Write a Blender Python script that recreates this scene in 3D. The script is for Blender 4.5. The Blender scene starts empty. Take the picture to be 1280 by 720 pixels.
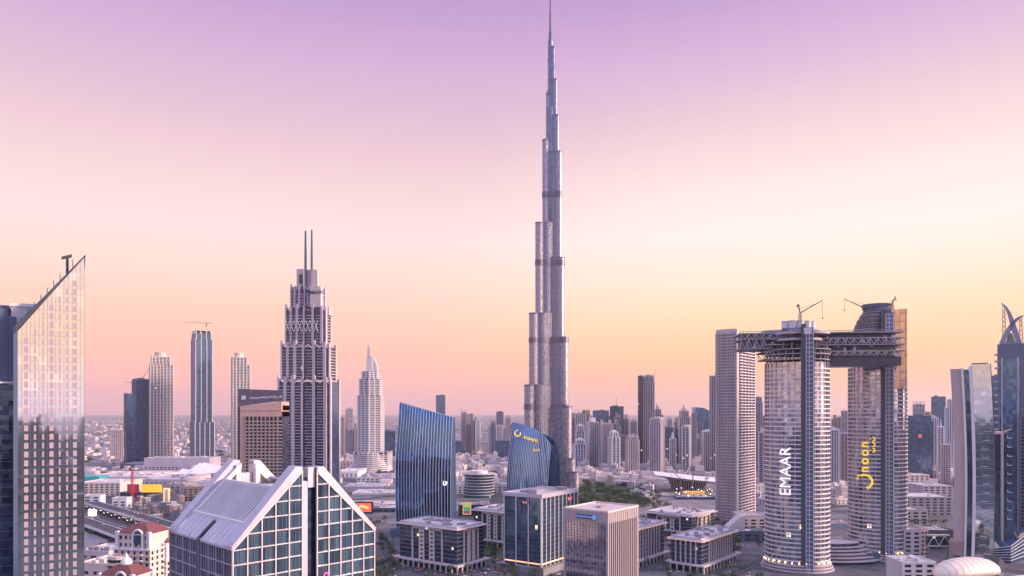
import bpy, bmesh, math, random
from mathutils import Vector
random.seed(7)
R = math.radians
S = bpy.context.scene
COL = S.collection

# ------------------------------------------------------------------ camera, sky, sun, exposure
CAM_H, F, HZ = 134.0, 900.0, 515.0           # eye height, focal length in photo pixels, horizon row
cam_data = bpy.data.cameras.new('camera')
cam = bpy.data.objects.new('camera', cam_data); COL.objects.link(cam)
cam.location = (0, 0, CAM_H); cam.rotation_euler = (R(90), 0, 0)
cam_data.sensor_width = 36; cam_data.lens = 36 * F / 1280
cam_data.shift_y = (HZ - 360) / 1280
cam_data.clip_start = 1; cam_data.clip_end = 200000
S.camera = cam

SUN_AZ, SUN_EL = R(98), R(15)                  # azimuth to the right of the view axis
world = bpy.data.worlds.new('World'); S.world = world; world.use_nodes = True
WN, WL = world.node_tree.nodes, world.node_tree.links
WN.clear()
def lin(c): return c / 12.92 if c <= .04045 else ((c + .055) / 1.055) ** 2.4
def rgb(r, g, b, k=1.0): return (lin(r / 255) * k, lin(g / 255) * k, lin(b / 255) * k, 1)
def wn(t, **kw):
    n = WN.new(t)
    for k, v in kw.items(): setattr(n, k, v)
    return n
def ramp_node(nodes, stops):
    n = nodes.new('ShaderNodeValToRGB'); e = n.color_ramp.elements
    while len(e) > 1: e.remove(e[0])
    e[0].position = stops[0][0]; e[0].color = stops[0][1]
    for p, c in stops[1:]:
        x = e.new(p); x.color = c
    return n
SKY_STRENGTH = 0.1
G = 1 / SKY_STRENGTH
tc = wn('ShaderNodeTexCoord'); sep = wn('ShaderNodeSeparateXYZ'); WL.new(tc.outputs['Generated'], sep.inputs[0])
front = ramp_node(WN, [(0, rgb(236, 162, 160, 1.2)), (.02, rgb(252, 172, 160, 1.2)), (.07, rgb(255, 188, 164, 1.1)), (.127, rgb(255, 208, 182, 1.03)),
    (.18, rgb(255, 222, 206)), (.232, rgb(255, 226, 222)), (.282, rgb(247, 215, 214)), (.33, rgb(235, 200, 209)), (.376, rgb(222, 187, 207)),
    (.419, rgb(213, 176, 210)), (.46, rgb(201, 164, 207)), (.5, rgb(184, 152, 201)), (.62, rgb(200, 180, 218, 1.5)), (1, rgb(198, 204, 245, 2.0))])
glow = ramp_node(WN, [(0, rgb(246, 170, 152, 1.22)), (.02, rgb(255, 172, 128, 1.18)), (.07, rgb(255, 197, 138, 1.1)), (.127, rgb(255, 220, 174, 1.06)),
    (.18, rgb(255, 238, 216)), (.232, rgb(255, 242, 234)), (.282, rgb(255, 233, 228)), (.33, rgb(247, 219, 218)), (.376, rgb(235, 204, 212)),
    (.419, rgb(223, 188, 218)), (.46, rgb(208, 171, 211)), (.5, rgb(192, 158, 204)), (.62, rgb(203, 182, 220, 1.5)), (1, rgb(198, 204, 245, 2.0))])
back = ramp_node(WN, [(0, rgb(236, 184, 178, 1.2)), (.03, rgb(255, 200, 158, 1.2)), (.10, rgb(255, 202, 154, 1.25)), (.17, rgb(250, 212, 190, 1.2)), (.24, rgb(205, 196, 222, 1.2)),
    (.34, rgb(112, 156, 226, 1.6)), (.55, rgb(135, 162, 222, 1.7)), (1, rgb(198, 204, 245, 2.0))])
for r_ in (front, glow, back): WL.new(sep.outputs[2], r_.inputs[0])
def dotdir(az, lo, hi):
    d = wn('ShaderNodeVectorMath', operation='DOT_PRODUCT'); d.inputs[1].default_value = (math.sin(az), math.cos(az), 0)
    WL.new(tc.outputs['Generated'], d.inputs[0])
    m = wn('ShaderNodeMapRange', interpolation_type='SMOOTHSTEP'); m.inputs[1].default_value = lo; m.inputs[2].default_value = hi
    WL.new(d.outputs['Value'], m.inputs[0]); return m.outputs[0]
def mixc(fac, a, b, mode='MIX'):
    m = wn('ShaderNodeMix', data_type='RGBA', blend_type=mode)
    if isinstance(fac, float): m.inputs[0].default_value = fac
    else: WL.new(fac, m.inputs[0])
    WL.new(a, m.inputs[6]); WL.new(b, m.inputs[7]); return m.outputs[2]
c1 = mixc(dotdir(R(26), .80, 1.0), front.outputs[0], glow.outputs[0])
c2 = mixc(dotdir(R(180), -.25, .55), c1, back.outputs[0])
# faint high streaks of thin cloud
nz = wn('ShaderNodeTexNoise'); nz.inputs['Scale'].default_value = 2.2; nz.inputs['Detail'].default_value = 5
mp = wn('ShaderNodeMapping'); mp.inputs['Scale'].default_value = (1, 1, 6); WL.new(tc.outputs['Generated'], mp.inputs[0]); WL.new(mp.outputs[0], nz.inputs[0])
mr = wn('ShaderNodeMapRange'); mr.inputs[1].default_value = .3; mr.inputs[2].default_value = .7; mr.inputs[3].default_value = .985; mr.inputs[4].default_value = 1.015
WL.new(nz.outputs[0], mr.inputs[0])
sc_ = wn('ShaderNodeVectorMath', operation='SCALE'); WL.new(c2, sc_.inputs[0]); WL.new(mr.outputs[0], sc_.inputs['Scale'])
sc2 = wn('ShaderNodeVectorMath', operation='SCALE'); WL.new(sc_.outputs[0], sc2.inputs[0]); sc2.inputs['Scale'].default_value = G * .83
nish = wn('ShaderNodeTexSky', sky_type='NISHITA', sun_disc=False, sun_elevation=SUN_EL, sun_rotation=SUN_AZ)
ns = wn('ShaderNodeVectorMath', operation='SCALE'); WL.new(nish.outputs[0], ns.inputs[0]); ns.inputs['Scale'].default_value = .03
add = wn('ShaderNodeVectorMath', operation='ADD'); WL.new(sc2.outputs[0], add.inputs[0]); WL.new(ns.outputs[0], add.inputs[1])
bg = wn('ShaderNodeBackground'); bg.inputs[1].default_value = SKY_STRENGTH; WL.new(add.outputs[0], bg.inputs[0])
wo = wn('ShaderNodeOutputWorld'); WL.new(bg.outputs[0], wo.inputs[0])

sd = bpy.data.lights.new('sun', 'SUN'); sun = bpy.data.objects.new('sun', sd); COL.objects.link(sun)
sd.energy = 4.8; sd.angle = R(9); sd.color = (1, .74, .58)
to_sun = Vector((math.sin(SUN_AZ) * math.cos(SUN_EL), math.cos(SUN_AZ) * math.cos(SUN_EL), math.sin(SUN_EL)))
sun.rotation_euler = (-to_sun).to_track_quat('-Z', 'Y').to_euler(); sun.location = to_sun * 9000

S.view_settings.view_transform = 'Standard'; S.view_settings.look = 'None'
S.view_settings.exposure = 0.36; S.view_settings.gamma = 1; S.view_settings.use_curve_mapping = False
S.render.engine = 'CYCLES'
S.cycles.use_denoising = True
S.cycles.max_bounces = 5; S.cycles.diffuse_bounces = 2; S.cycles.glossy_bounces = 3; S.cycles.volume_bounces = 1
S.cycles.caustics_reflective = False

# ------------------------------------------------------------------ materials
MATS = {}
def new_mat(name):
    m = bpy.data.materials.new(name); m.use_nodes = True; MATS[name] = m
    nt = m.node_tree; return m, nt.nodes, nt.links, nt.nodes['Principled BSDF']
def solid(name, c, rough=.7, var=.16, scale=.12, metal=0.0, streak=True, spec=.4):
    """plaster / stone / metal with blotches and faint vertical weathering"""
    m, n, l, p = new_mat(name)
    t = n.new('ShaderNodeTexCoord'); mpn = n.new('ShaderNodeMapping'); mpn.inputs['Scale'].default_value = (1, 1, .25 if streak else 1)
    l.new(t.outputs['Object'], mpn.inputs[0])
    a = n.new('ShaderNodeTexNoise'); a.inputs['Scale'].default_value = scale; a.inputs['Detail'].default_value = 6; a.inputs['Roughness'].default_value = .65
    l.new(mpn.outputs[0], a.inputs[0])
    lo = tuple(x * (1 - var) for x in c[:3]) + (1,); hi = tuple(min(1, x * (1 + var)) for x in c[:3]) + (1,)
    r = ramp_node(n, [(.28, lo), (.72, hi)]); l.new(a.outputs[0], r.inputs[0]); l.new(r.outputs[0], p.inputs['Base Color'])
    p.inputs['Roughness'].default_value = rough; p.inputs['Metallic'].default_value = metal; p.inputs['Specular IOR Level'].default_value = spec
    return m
def glass(name, c, c2, pane=(3, 3.6), rough=.08, metal=.75, jit=.02, lit=0.0, litc=(1, .72, .42, 1), lits=1.2, spec=.6):
    """curtain-wall glass: each pane a little different in tone and tilt, a few panes lit from inside"""
    m, n, l, p = new_mat(name)
    t = n.new('ShaderNodeTexCoord')
    d = n.new('ShaderNodeVectorMath'); d.operation = 'MULTIPLY_ADD'
    d.inputs[1].default_value = (1 / pane[0], 1 / pane[0], 1 / pane[1]); d.inputs[2].default_value = (.37, .37, .13)
    l.new(t.outputs['Object'], d.inputs[0])
    f = n.new('ShaderNodeVectorMath'); f.operation = 'FLOOR'; l.new(d.outputs[0], f.inputs[0])
    w = n.new('ShaderNodeTexWhiteNoise'); w.noise_dimensions = '3D'; l.new(f.outputs[0], w.inputs['Vector'])
    r = ramp_node(n, [(0, c2), (.75, c), (1, tuple(min(1, x * 1.25) for x in c[:3]) + (1,))]); l.new(w.outputs['Value'], r.inputs[0])
    l.new(r.outputs[0], p.inputs['Base Color'])
    rr = n.new('ShaderNodeMapRange'); rr.inputs[3].default_value = rough * .6; rr.inputs[4].default_value = rough * 1.6
    l.new(w.outputs['Value'], rr.inputs[0]); l.new(rr.outputs[0], p.inputs['Roughness'])
    p.inputs['Metallic'].default_value = metal; p.inputs['Specular IOR Level'].default_value = spec
    g = n.new('ShaderNodeNewGeometry')
    s1 = n.new('ShaderNodeVectorMath'); s1.operation = 'SUBTRACT'; s1.inputs[1].default_value = (.5, .5, .5); l.new(w.outputs['Color'], s1.inputs[0])
    s2 = n.new('ShaderNodeVectorMath'); s2.operation = 'SCALE'; s2.inputs['Scale'].default_value = jit * 2; l.new(s1.outputs[0], s2.inputs[0])
    s3 = n.new('ShaderNodeVectorMath'); s3.operation = 'ADD'; l.new(g.outputs['Normal'], s3.inputs[0]); l.new(s2.outputs[0], s3.inputs[1])
    s4 = n.new('ShaderNodeVectorMath'); s4.operation = 'NORMALIZE'; l.new(s3.outputs[0], s4.inputs[0]); l.new(s4.outputs[0], p.inputs['Normal'])
    if lit:
        sx = n.new('ShaderNodeSeparateColor'); l.new(w.outputs['Color'], sx.inputs[0])
        gt = n.new('ShaderNodeMath'); gt.operation = 'GREATER_THAN'; gt.inputs[1].default_value = 1 - lit; l.new(sx.outputs[0], gt.inputs[0])
        ml = n.new('ShaderNodeMath'); ml.operation = 'MULTIPLY'; ml.inputs[1].default_value = lits; l.new(gt.outputs[0], ml.inputs[0])
        p.inputs['Emission Color'].default_value = litc; l.new(ml.outputs[0], p.inputs['Emission Strength'])
    return m
def lamp_mat(name, c, strength):
    m, n, l, p = new_mat(name)
    p.inputs['Base Color'].default_value = c; p.inputs['Emission Color'].default_value = c; p.inputs['Emission Strength'].default_value = strength
    return m

ROSE = solid('rose_plaster', (.60, .48, .49, 1))
CREAM = solid('cream_plaster', (.70, .56, .50, 1))
PALE = solid('pale_concrete', (.68, .61, .63, 1))
WHITE = solid('white_cladding', (.80, .73, .74, 1), rough=.5, var=.1)
LILAC = solid('lilac_metal', (.54, .49, .57, 1), rough=.38, var=.12, metal=.25)
GREY = solid('grey_concrete', (.32, .29, .33, 1))
MID = solid('mauve_concrete', (.46, .39, .43, 1))
DARK = solid('dark_cladding', (.07, .075, .10, 1), rough=.45)
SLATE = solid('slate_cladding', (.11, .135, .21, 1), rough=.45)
BROWN = solid('brown_cladding', (.36, .25, .22, 1))
STEEL = solid('tower_steel', (.40, .35, .41, 1), rough=.45, metal=.3, var=.08)
ROOF = solid('roof_gravel', (.42, .34, .34, 1), var=.28, scale=.3, streak=False)
ROOFL = solid('light_roof_membrane', (.56, .48, .48, 1), var=.22, scale=.25, streak=False)
REDTILE = solid('red_roof_tiles', (.18, .06, .06, 1), var=.3, scale=1.2, streak=False)
ASPH = solid('asphalt', (.055, .058, .075, 1), rough=.85, var=.25, scale=.06, streak=False)
PAVE = solid('pale_paving', (.26, .23, .25, 1), var=.25, scale=.08, streak=False)
PAINT = solid('road_paint', (.75, .72, .7, 1), var=.15)
LEAF = solid('foliage', (.045, .075, .045, 1), rough=.8, var=.55, scale=.9, streak=False)
LEAF2 = solid('olive_foliage', (.05, .068, .04, 1), rough=.8, var=.5, scale=.9, streak=False)
PALML = solid('palm_foliage', (.06, .085, .05, 1), rough=.8, var=.4, scale=.9, streak=False)
BARK = solid('bark', (.16, .11, .08, 1), var=.3)
GRASS = solid('grass', (.05, .085, .035, 1), var=.35, scale=.1, streak=False)
GOLD = solid('gold_panel', (.82, .66, .54, 1), rough=.5, metal=.15, var=.14, scale=.5)
CRANE = solid('crane_paint', (.20, .13, .14, 1), var=.1)
YELLOW = solid('yellow_paint', (.75, .48, .07, 1), var=.15)
TEAL = solid('teal_roof', (.05, .42, .42, 1), var=.2)
G_DARK = glass('dark_window_glass', (.05, .06, .09, 1), (.02, .025, .04, 1), (2.6, 3.5), .15, .3, .02, .002)
G_BLUE = glass('blue_curtain_glass', (.10, .20, .36, 1), (.06, .12, .24, 1), (3, 3.8), .08, .75, .012, .001)
G_TEAL = glass('teal_curtain_glass', (.09, .18, .26, 1), (.05, .10, .16, 1), (2.4, 3.7), .08, .75, .015, .002)
G_GABLE = glass('reflective_office_glass', (.17, .28, .39, 1), (.08, .14, .22, 1), (2.1, 4.15), .05, .88, .03, .0)
G_MIRROR = glass('mirror_glass', (.78, .82, .88, 1), (.76, .80, .86, 1), (2.6, 3.4), .03, .95, .0012)
G_VIVID = glass('vivid_blue_glass', (.075, .18, .40, 1), (.055, .145, .33, 1), (2.2, 3.8), .04, .95, .006)
G_SKY = glass('balcony_tower_glass', (.50, .49, .54, 1), (.30, .30, .38, 1), (3.4, 3.7), .06, .9, .01, .0015)
G_NAVY = glass('navy_window_glass', (.07, .11, .18, 1), (.025, .045, .085, 1), (2.2, 1.9), .1, .6, .02, .002)
G_BKN = glass('highlight_nose_glass', (.36, .32, .38, 1), (.31, .28, .34, 1), (1.6, 4.2), .34, .55, .003)  # lighter copy of the tower glass: nose highlights put into the colour
G_BK = glass('shaded_tower_glass', (.20, .20, .28, 1), (.16, .16, .23, 1), (1.6, 4.2), .3, .65, .003)  # darker copy: shade of the recesses between noses put into the colour
G_RESI = glass('resi_window_glass', (.05, .065, .115, 1), (.02, .028, .05, 1), (2.8, 3.4), .2, .35, .03, .0012)

# ------------------------------------------------------------------ helpers
def X(px, Y): return (px - 640) / F * Y
def Z(py, Y): return CAM_H + (HZ - py) / F * Y
def GY(py): return CAM_H * F / (py - HZ)      # distance at which the ground shows on row py
class MB:
    def __init__(s): s.v, s.f = [], []
    def box(s, x0, x1, y0, y1, z0, z1):
        return s.prism([(x0, y0), (x1, y0), (x1, y1), (x0, y1)], z0, z1)
    def prism(s, poly, z0, z1):
        """z0 / z1: number or one per vertex"""
        n = len(poly); b = len(s.v)
        a0 = z0 if isinstance(z0, (list, tuple)) else [z0] * n
        a1 = z1 if isinstance(z1, (list, tuple)) else [z1] * n
        s.v += [(p[0], p[1], a) for p, a in zip(poly, a0)] + [(p[0], p[1], a) for p, a in zip(poly, a1)]
        s.f += [(b + i, b + (i + 1) % n, b + n + (i + 1) % n, b + n + i) for i in range(n)]
        s.f += [tuple(b + n + i for i in range(n)), tuple(b + i for i in reversed(range(n)))]
        return s
    def loft(s, secs, caps=True):
        """stack of closed sections (lists of 3D points, same count)"""
        n = len(secs[0]); b = len(s.v)
        for q in secs: s.v += [tuple(p) for p in q]
        for k in range(len(secs) - 1):
            for i in range(n):
                j = (i + 1) % n
                s.f.append((b + k * n + i, b + k * n + j, b + (k + 1) * n + j, b + (k + 1) * n + i))
        if caps:
            s.f.append(tuple(b + i for i in reversed(range(n)))); s.f.append(tuple(b + (len(secs) - 1) * n + i for i in range(n)))
        return s
    def extr(s, prof, y0, y1):
        """profile in x-z extruded along y"""
        return s.loft([[(p[0], y0, p[1]) for p in prof], [(p[0], y1, p[1]) for p in prof]])
    def bar(s, a, b_, r=.3, r2=None, n=6):
        a, b_ = Vector(a), Vector(b_); d = (b_ - a)
        if d.length < 1e-6: return s
        d.normalize(); u = d.orthogonal().normalized(); w = d.cross(u); r2 = r if r2 is None else r2
        o = [(math.cos(2 * math.pi * (i + .5) / n), math.sin(2 * math.pi * (i + .5) / n)) for i in range(n)]
        return s.loft([[a + (u * c + w * q) * r for c, q in o], [b_ + (u * c + w * q) * r2 for c, q in o]])
    def lathe(s, cx, cy, prof, n=16):
        return s.loft([[(cx + r * math.cos(2 * math.pi * i / n), cy + r * math.sin(2 * math.pi * i / n), z) for i in range(n)] for r, z in prof])
    def quad(s, *p):
        b = len(s.v); s.v += [tuple(q) for q in p]; s.f.append(tuple(range(b, b + len(p)))); return s
    def mesh(s, name, mat):
        me = bpy.data.meshes.new(name); me.from_pydata(s.v, [], s.f)
        bm = bmesh.new(); bm.from_mesh(me); bmesh.ops.recalc_face_normals(bm, faces=bm.faces); bm.to_mesh(me); bm.free()
        me.materials.append(mat); me.update(); return me
def tag(o, label=None, cat=None, group=None, kind=None):
    if label: o['label'] = label
    if cat: o['category'] = cat
    if group: o['group'] = group
    if kind: o['kind'] = kind
    return o
def thing(name, label, cat, loc=(0, 0, 0), rot=0.0, group=None):
    o = bpy.data.objects.new(name, None); COL.objects.link(o); o.location = loc; o.rotation_euler = (0, 0, rot)
    o.empty_display_size = 2
    return tag(o, label, cat, group)
def part(name, mb, mat, parent=None, label=None, kind=None, smooth=False):
    me = mb if isinstance(mb, bpy.types.Mesh) else mb.mesh(name, mat)
    o = bpy.data.objects.new(name, me); COL.objects.link(o)
    if parent: o.parent = parent
    if smooth:
        for p in me.polygons: p.use_smooth = True
    if label: o['label'] = label
    if kind: o['kind'] = kind
    return o
def solo(name, mb, mat, label, cat, loc=(0, 0, 0), rot=0.0, group=None):
    o = part(name, mb, mat); o.location = loc; o.rotation_euler = (0, 0, rot); return tag(o, label, cat, group)
def copy_thing(o, loc, rot, label=None, group=None, scale=None):
    c = o.copy(); COL.objects.link(c); c.location = loc; c.rotation_euler = (0, 0, rot)
    if label: c['label'] = label
    if group: c['group'] = group
    if scale: c.scale = scale
    for ch in o.children:
        d = ch.copy(); COL.objects.link(d); d.parent = c
    return c
def off(poly, d):
    """outward offset of a CCW polygon"""
    n = len(poly); out = []
    for i in range(n):
        a, b, c = Vector(poly[i - 1]), Vector(poly[i]), Vector(poly[(i + 1) % n])
        e1, e2 = (b - a).normalized(), (c - b).normalized()
        n1, n2 = Vector((e1.y, -e1.x)), Vector((e2.y, -e2.x)); m = n1 + n2
        if m.length < 1e-5: m = n1.copy()
        m.normalize(); k = d / max(.35, m.dot(n1)); out.append((b.x + m.x * k, b.y + m.y * k))
    return out
def rect(w, d): return [(-w / 2, -d / 2), (w / 2, -d / 2), (w / 2, d / 2), (-w / 2, d / 2)]
def ell(a, b, n=40, cx=0, cy=0, ph=0): return [(cx + a * math.cos(2 * math.pi * i / n + ph), cy + b * math.sin(2 * math.pi * i / n + ph)) for i in range(n)]
def bands(mb, poly, z0, z1, pitch, t, proud):
    q = off(poly, proud); z = z0 + pitch
    while z < z1 - t * .4: mb.prism(q, z - t, z); z += pitch
    return mb
def piers(mb, poly, z0, z1, spacing, w, proud, edges=None, corners=True, inner=.4):
    n = len(poly)
    for i in range(n):
        if edges is not None and i not in edges: continue
        a, b = Vector(poly[i]), Vector(poly[(i + 1) % n]); L = (b - a).length
        if L < w: continue
        t = (b - a) / L; nn = Vector((t.y, -t.x)); k = max(1, round(L / spacing))
        for j in range(0 if corners else 1, k + (1 if corners else 0)):
            c = a + t * min(max(L * j / k, w / 2), L - w / 2)
            p = [c - t * w / 2 + nn * proud, c + t * w / 2 + nn * proud, c + t * w / 2 - nn * inner, c - t * w / 2 - nn * inner]
            mb.prism([tuple(v) for v in reversed(p)][::-1], z0, z1)
    return mb
def text_mesh(name, body, size, mat, depth=.3, bold=0.0, spacing=1.0):
    cu = bpy.data.curves.new(name, 'FONT'); cu.body = body; cu.size = size; cu.extrude = depth; cu.offset = bold
    cu.align_x = 'CENTER'; cu.align_y = 'CENTER'; cu.space_character = spacing
    ob = bpy.data.objects.new(name, cu); COL.objects.link(ob)
    bpy.context.view_layer.update()
    me = bpy.data.meshes.new_from_object(ob.evaluated_get(bpy.context.evaluated_depsgraph_get()))
    bm = bmesh.new(); bm.from_mesh(me); bmesh.ops.triangulate(bm, faces=bm.faces); bm.to_mesh(me); bm.free()
    bpy.data.objects.remove(ob); bpy.data.curves.remove(cu); me.name = name
    me.materials.clear(); me.materials.append(mat); return me
def warp(me, fn):
    for v in me.vertices: v.co = fn(v.co.copy())
    me.update(); return me

# ------------------------------------------------------------------ setting
def ground_material():
    m, n, l, p = new_mat('desert_city_ground')
    t = n.new('ShaderNodeTexCoord')
    def vor(scale, feature='F1'):
        v = n.new('ShaderNodeTexVoronoi'); v.feature = feature; v.inputs['Scale'].default_value = scale
        l.new(t.outputs['Object'], v.inputs['Vector']); return v
    big, small, edge = vor(1 / 420), vor(1 / 60), vor(1 / 420, 'DISTANCE_TO_EDGE')
    def rampof(src, stops):
        r = ramp_node(n, stops); l.new(src, r.inputs[0]); return r.outputs[0]
    sb = n.new('ShaderNodeSeparateColor'); l.new(big.outputs['Color'], sb.inputs[0])
    ss = n.new('ShaderNodeSeparateColor'); l.new(small.outputs['Color'], ss.inputs[0])
    cb = rampof(sb.outputs[0], [(0, (.10, .09, .10, 1)), (.35, (.22, .18, .18, 1)), (.7, (.30, .24, .24, 1)), (1, (.08, .09, .08, 1))])
    cs = rampof(ss.outputs[0], [(0, (.08, .08, .095, 1)), (.5, (.17, .155, .17, 1)), (.85, (.36, .31, .31, 1)), (1, (.07, .09, .06, 1))])
    mx = n.new('ShaderNodeMix'); mx.data_type = 'RGBA'; mx.inputs[0].default_value = .5; l.new(cb, mx.inputs[6]); l.new(cs, mx.inputs[7])
    nz = n.new('ShaderNodeTexNoise'); nz.inputs['Scale'].default_value = .02; nz.inputs['Detail'].default_value = 8; l.new(t.outputs['Object'], nz.inputs['Vector'])
    ov = n.new('ShaderNodeMix'); ov.data_type = 'RGBA'; ov.blend_type = 'OVERLAY'; ov.inputs[0].default_value = .8
    l.new(mx.outputs[2], ov.inputs[6]); l.new(nz.outputs[0], ov.inputs[7])
    rd = n.new('ShaderNodeMath'); rd.operation = 'LESS_THAN'; rd.inputs[1].default_value = .022; l.new(edge.outputs['Distance'], rd.inputs[0])
    m2 = n.new('ShaderNodeMix'); m2.data_type = 'RGBA'; l.new(rd.outputs[0], m2.inputs[0]); l.new(ov.outputs[2], m2.inputs[6]); m2.inputs[7].default_value = (.07, .07, .085, 1)
    l.new(m2.outputs[2], p.inputs['Base Color']); p.inputs['Roughness'].default_value = .9; p.inputs['Specular IOR Level'].default_value = .2
    return m
FAR = 32000
gm = MB(); gm.quad((-FAR, -FAR, 0), (FAR, -FAR, 0), (FAR, FAR, 0), (-FAR, FAR, 0))
tag(part('ground', gm, ground_material()), kind='structure')

def haze():
    mb = MB(); mb.box(-FAR - 500, FAR + 500, -FAR - 500, FAR + 500, -1, 870)
    m = bpy.data.materials.new('haze_air'); m.use_nodes = True; n = m.node_tree.nodes; n.clear()
    o = n.new('ShaderNodeOutputMaterial'); v = n.new('ShaderNodeVolumePrincipled')
    v.inputs['Color'].default_value = (1, .95, .97, 1); v.inputs['Density'].default_value = HAZE
    v.inputs['Anisotropy'].default_value = .68
    m.node_tree.links.new(v.outputs[0], o.inputs['Volume'])
    ob = part('haze', mb, m); tag(ob, kind='stuff')
HAZE = 0.00004
if HAZE: haze()

# Sheikh-road style highway running left-right away; s = distance across, t = along
HU, HV = Vector((.70, .714)), Vector((-.714, .70))
def hw(s, t): v = HU * s + HV * t; return v
def strip(mb, s0, s1, t0, t1, z, seg=1):
    a, b, c, d = hw(s0, t0), hw(s1, t0), hw(s1, t1), hw(s0, t1)
    mb.quad((a.x, a.y, z), (b.x, b.y, z), (c.x, c.y, z), (d.x, d.y, z)); return mb
def slabstrip(mb, s0, s1, t0, t1, z0, z1):
    mb.prism([tuple(hw(s0, t0)), tuple(hw(s1, t0)), tuple(hw(s1, t1)), tuple(hw(s0, t1))], z0, z1); return mb
T0, T1 = 330, 1500
mb = MB(); mb.quad((-420, -700, .045), (420, -700, .045), (420, 190, .045), (-420, 190, .045))  # unseen dark sheet, added to darken the low reflections in the mirror tower
tag(part('reflection_sheet', mb, solid('reflection_dark', (.018, .024, .034, 1), rough=.8, var=.3, scale=.03, streak=False)), kind='structure')
mb = MB(); strip(mb, 200, 380, T0, T1, .05)
tag(part('asphalt_apron', mb, ASPH), kind='structure')
mb = MB(); slabstrip(mb, 243, 262, T0, T1, 4.5, 6); slabstrip(mb, 297, 315, T0, T1, 6.5, 8)
hwy = tag(part('highway', mb, ASPH), kind='structure')
mb = MB()
for s_, z in ((243, 6), (262, 6), (297, 8), (315, 8)): slabstrip(mb, s_ - .35, s_ + .35, T0, T1, z - 1.8, z + 1.0)
part('parapet', mb, PALE, hwy)
mb = MB()
for s_, z in ((249.4, 6.01), (255.7, 6.01), (303, 8.01), (309, 8.01)):
    t = T0
    while t < T1: strip(mb, s_ - .15, s_ + .15, t, t + 5, z); t += 12
for s_ in (268, 272, 276, 284, 288):
    t = T0
    while t < T1: strip(mb, s_ - .15, s_ + .15, t, t + 5, .06); t += 12
part('lane_markings', mb, PAINT, hwy)
mb = MB()
for s_, z in ((252, 4.5), (306, 6.5)):
    t = T0 + 10
    while t < T1:
        c = hw(s_, t); mb.lathe(c.x, c.y, [(1.1, 0), (1.1, z)], 8); t += 32
part('piers', mb, PALE, hwy)
mb = MB(); slabstrip(mb, 279, 281, T0, T1, 0, 1)
tag(part('road_median', mb, PAVE), kind='structure')
mb = MB(); slabstrip(mb, 201, 242, T0, T1, 0, .12)
tag(part('pavement', mb, PAVE), kind='structure')

# office district plot: streets between the square blocks
DU, DV = Vector((.60, .80)), Vector((-.80, .60))
mb = MB()
o = Vector((X(600, 640), 640))
def dq(mb, a0, a1, b0, b1, z):
    q = [o + DU * a + DV * b for a, b in ((a0, b0), (a1, b0), (a1, b1), (a0, b1))]
    mb.quad(*[(v.x, v.y, z) for v in q]); return mb
dq(mb, -180, 320, -330, 210, .03)
tag(part('plaza_paving', mb, solid('plaza_stone', (.10, .10, .12, 1), var=.45, scale=.05, streak=False)), kind='structure')
mb = MB()
for a in (-60, 118, 172): dq(mb, a, a + 11, -330, 210, .07)
tag(part('street', mb, ASPH), kind='structure')
mb = MB()
for b in (-203, -88, 75): dq(mb, -180, 320, b, b + 10, .09)
tag(part('cross_street', mb, ASPH), kind='structure')
mb = MB()
for a in (-54.5, 123.5, 177.5):
    for k in range(60): dq(mb, a - .12, a + .12, -330 + k * 9, -326 + k * 9, .1)
for b in (-198, -83, 80):
    for k in range(55): dq(mb, -180 + k * 9, -176 + k * 9, b - .12, b + .12, .11)
tag(part('road_marking', mb, PAINT), kind='structure')
mb = MB()
def gpoly(pts, z): mb.quad(*[(X(a, GY(b)), GY(b), z) for a, b in pts])
gpoly([(700, 606), (760, 604), (800, 612), (812, 632), (770, 640), (720, 634)], .12)
gpoly([(436, 694), (474, 690), (478, 722), (430, 730)], .12)
gpoly([(600, 668), (628, 665), (628, 700), (604, 704)], .12)
tag(part('grass', mb, GRASS), kind='stuff')
mb = MB(); gpoly([(716, 596), (775, 594), (780, 604), (722, 606)], .1)
tag(part('playing_field', mb, solid('field_turf', (.09, .11, .055, 1), var=.2)), kind='structure')
mb = MB(); gpoly([(590, 607), (622, 603), (630, 612), (596, 618)], .13)
tag(part('pool_water', mb, solid('pool_turquoise', (.06, .28, .30, 1), rough=.1)), kind='structure')

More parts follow.
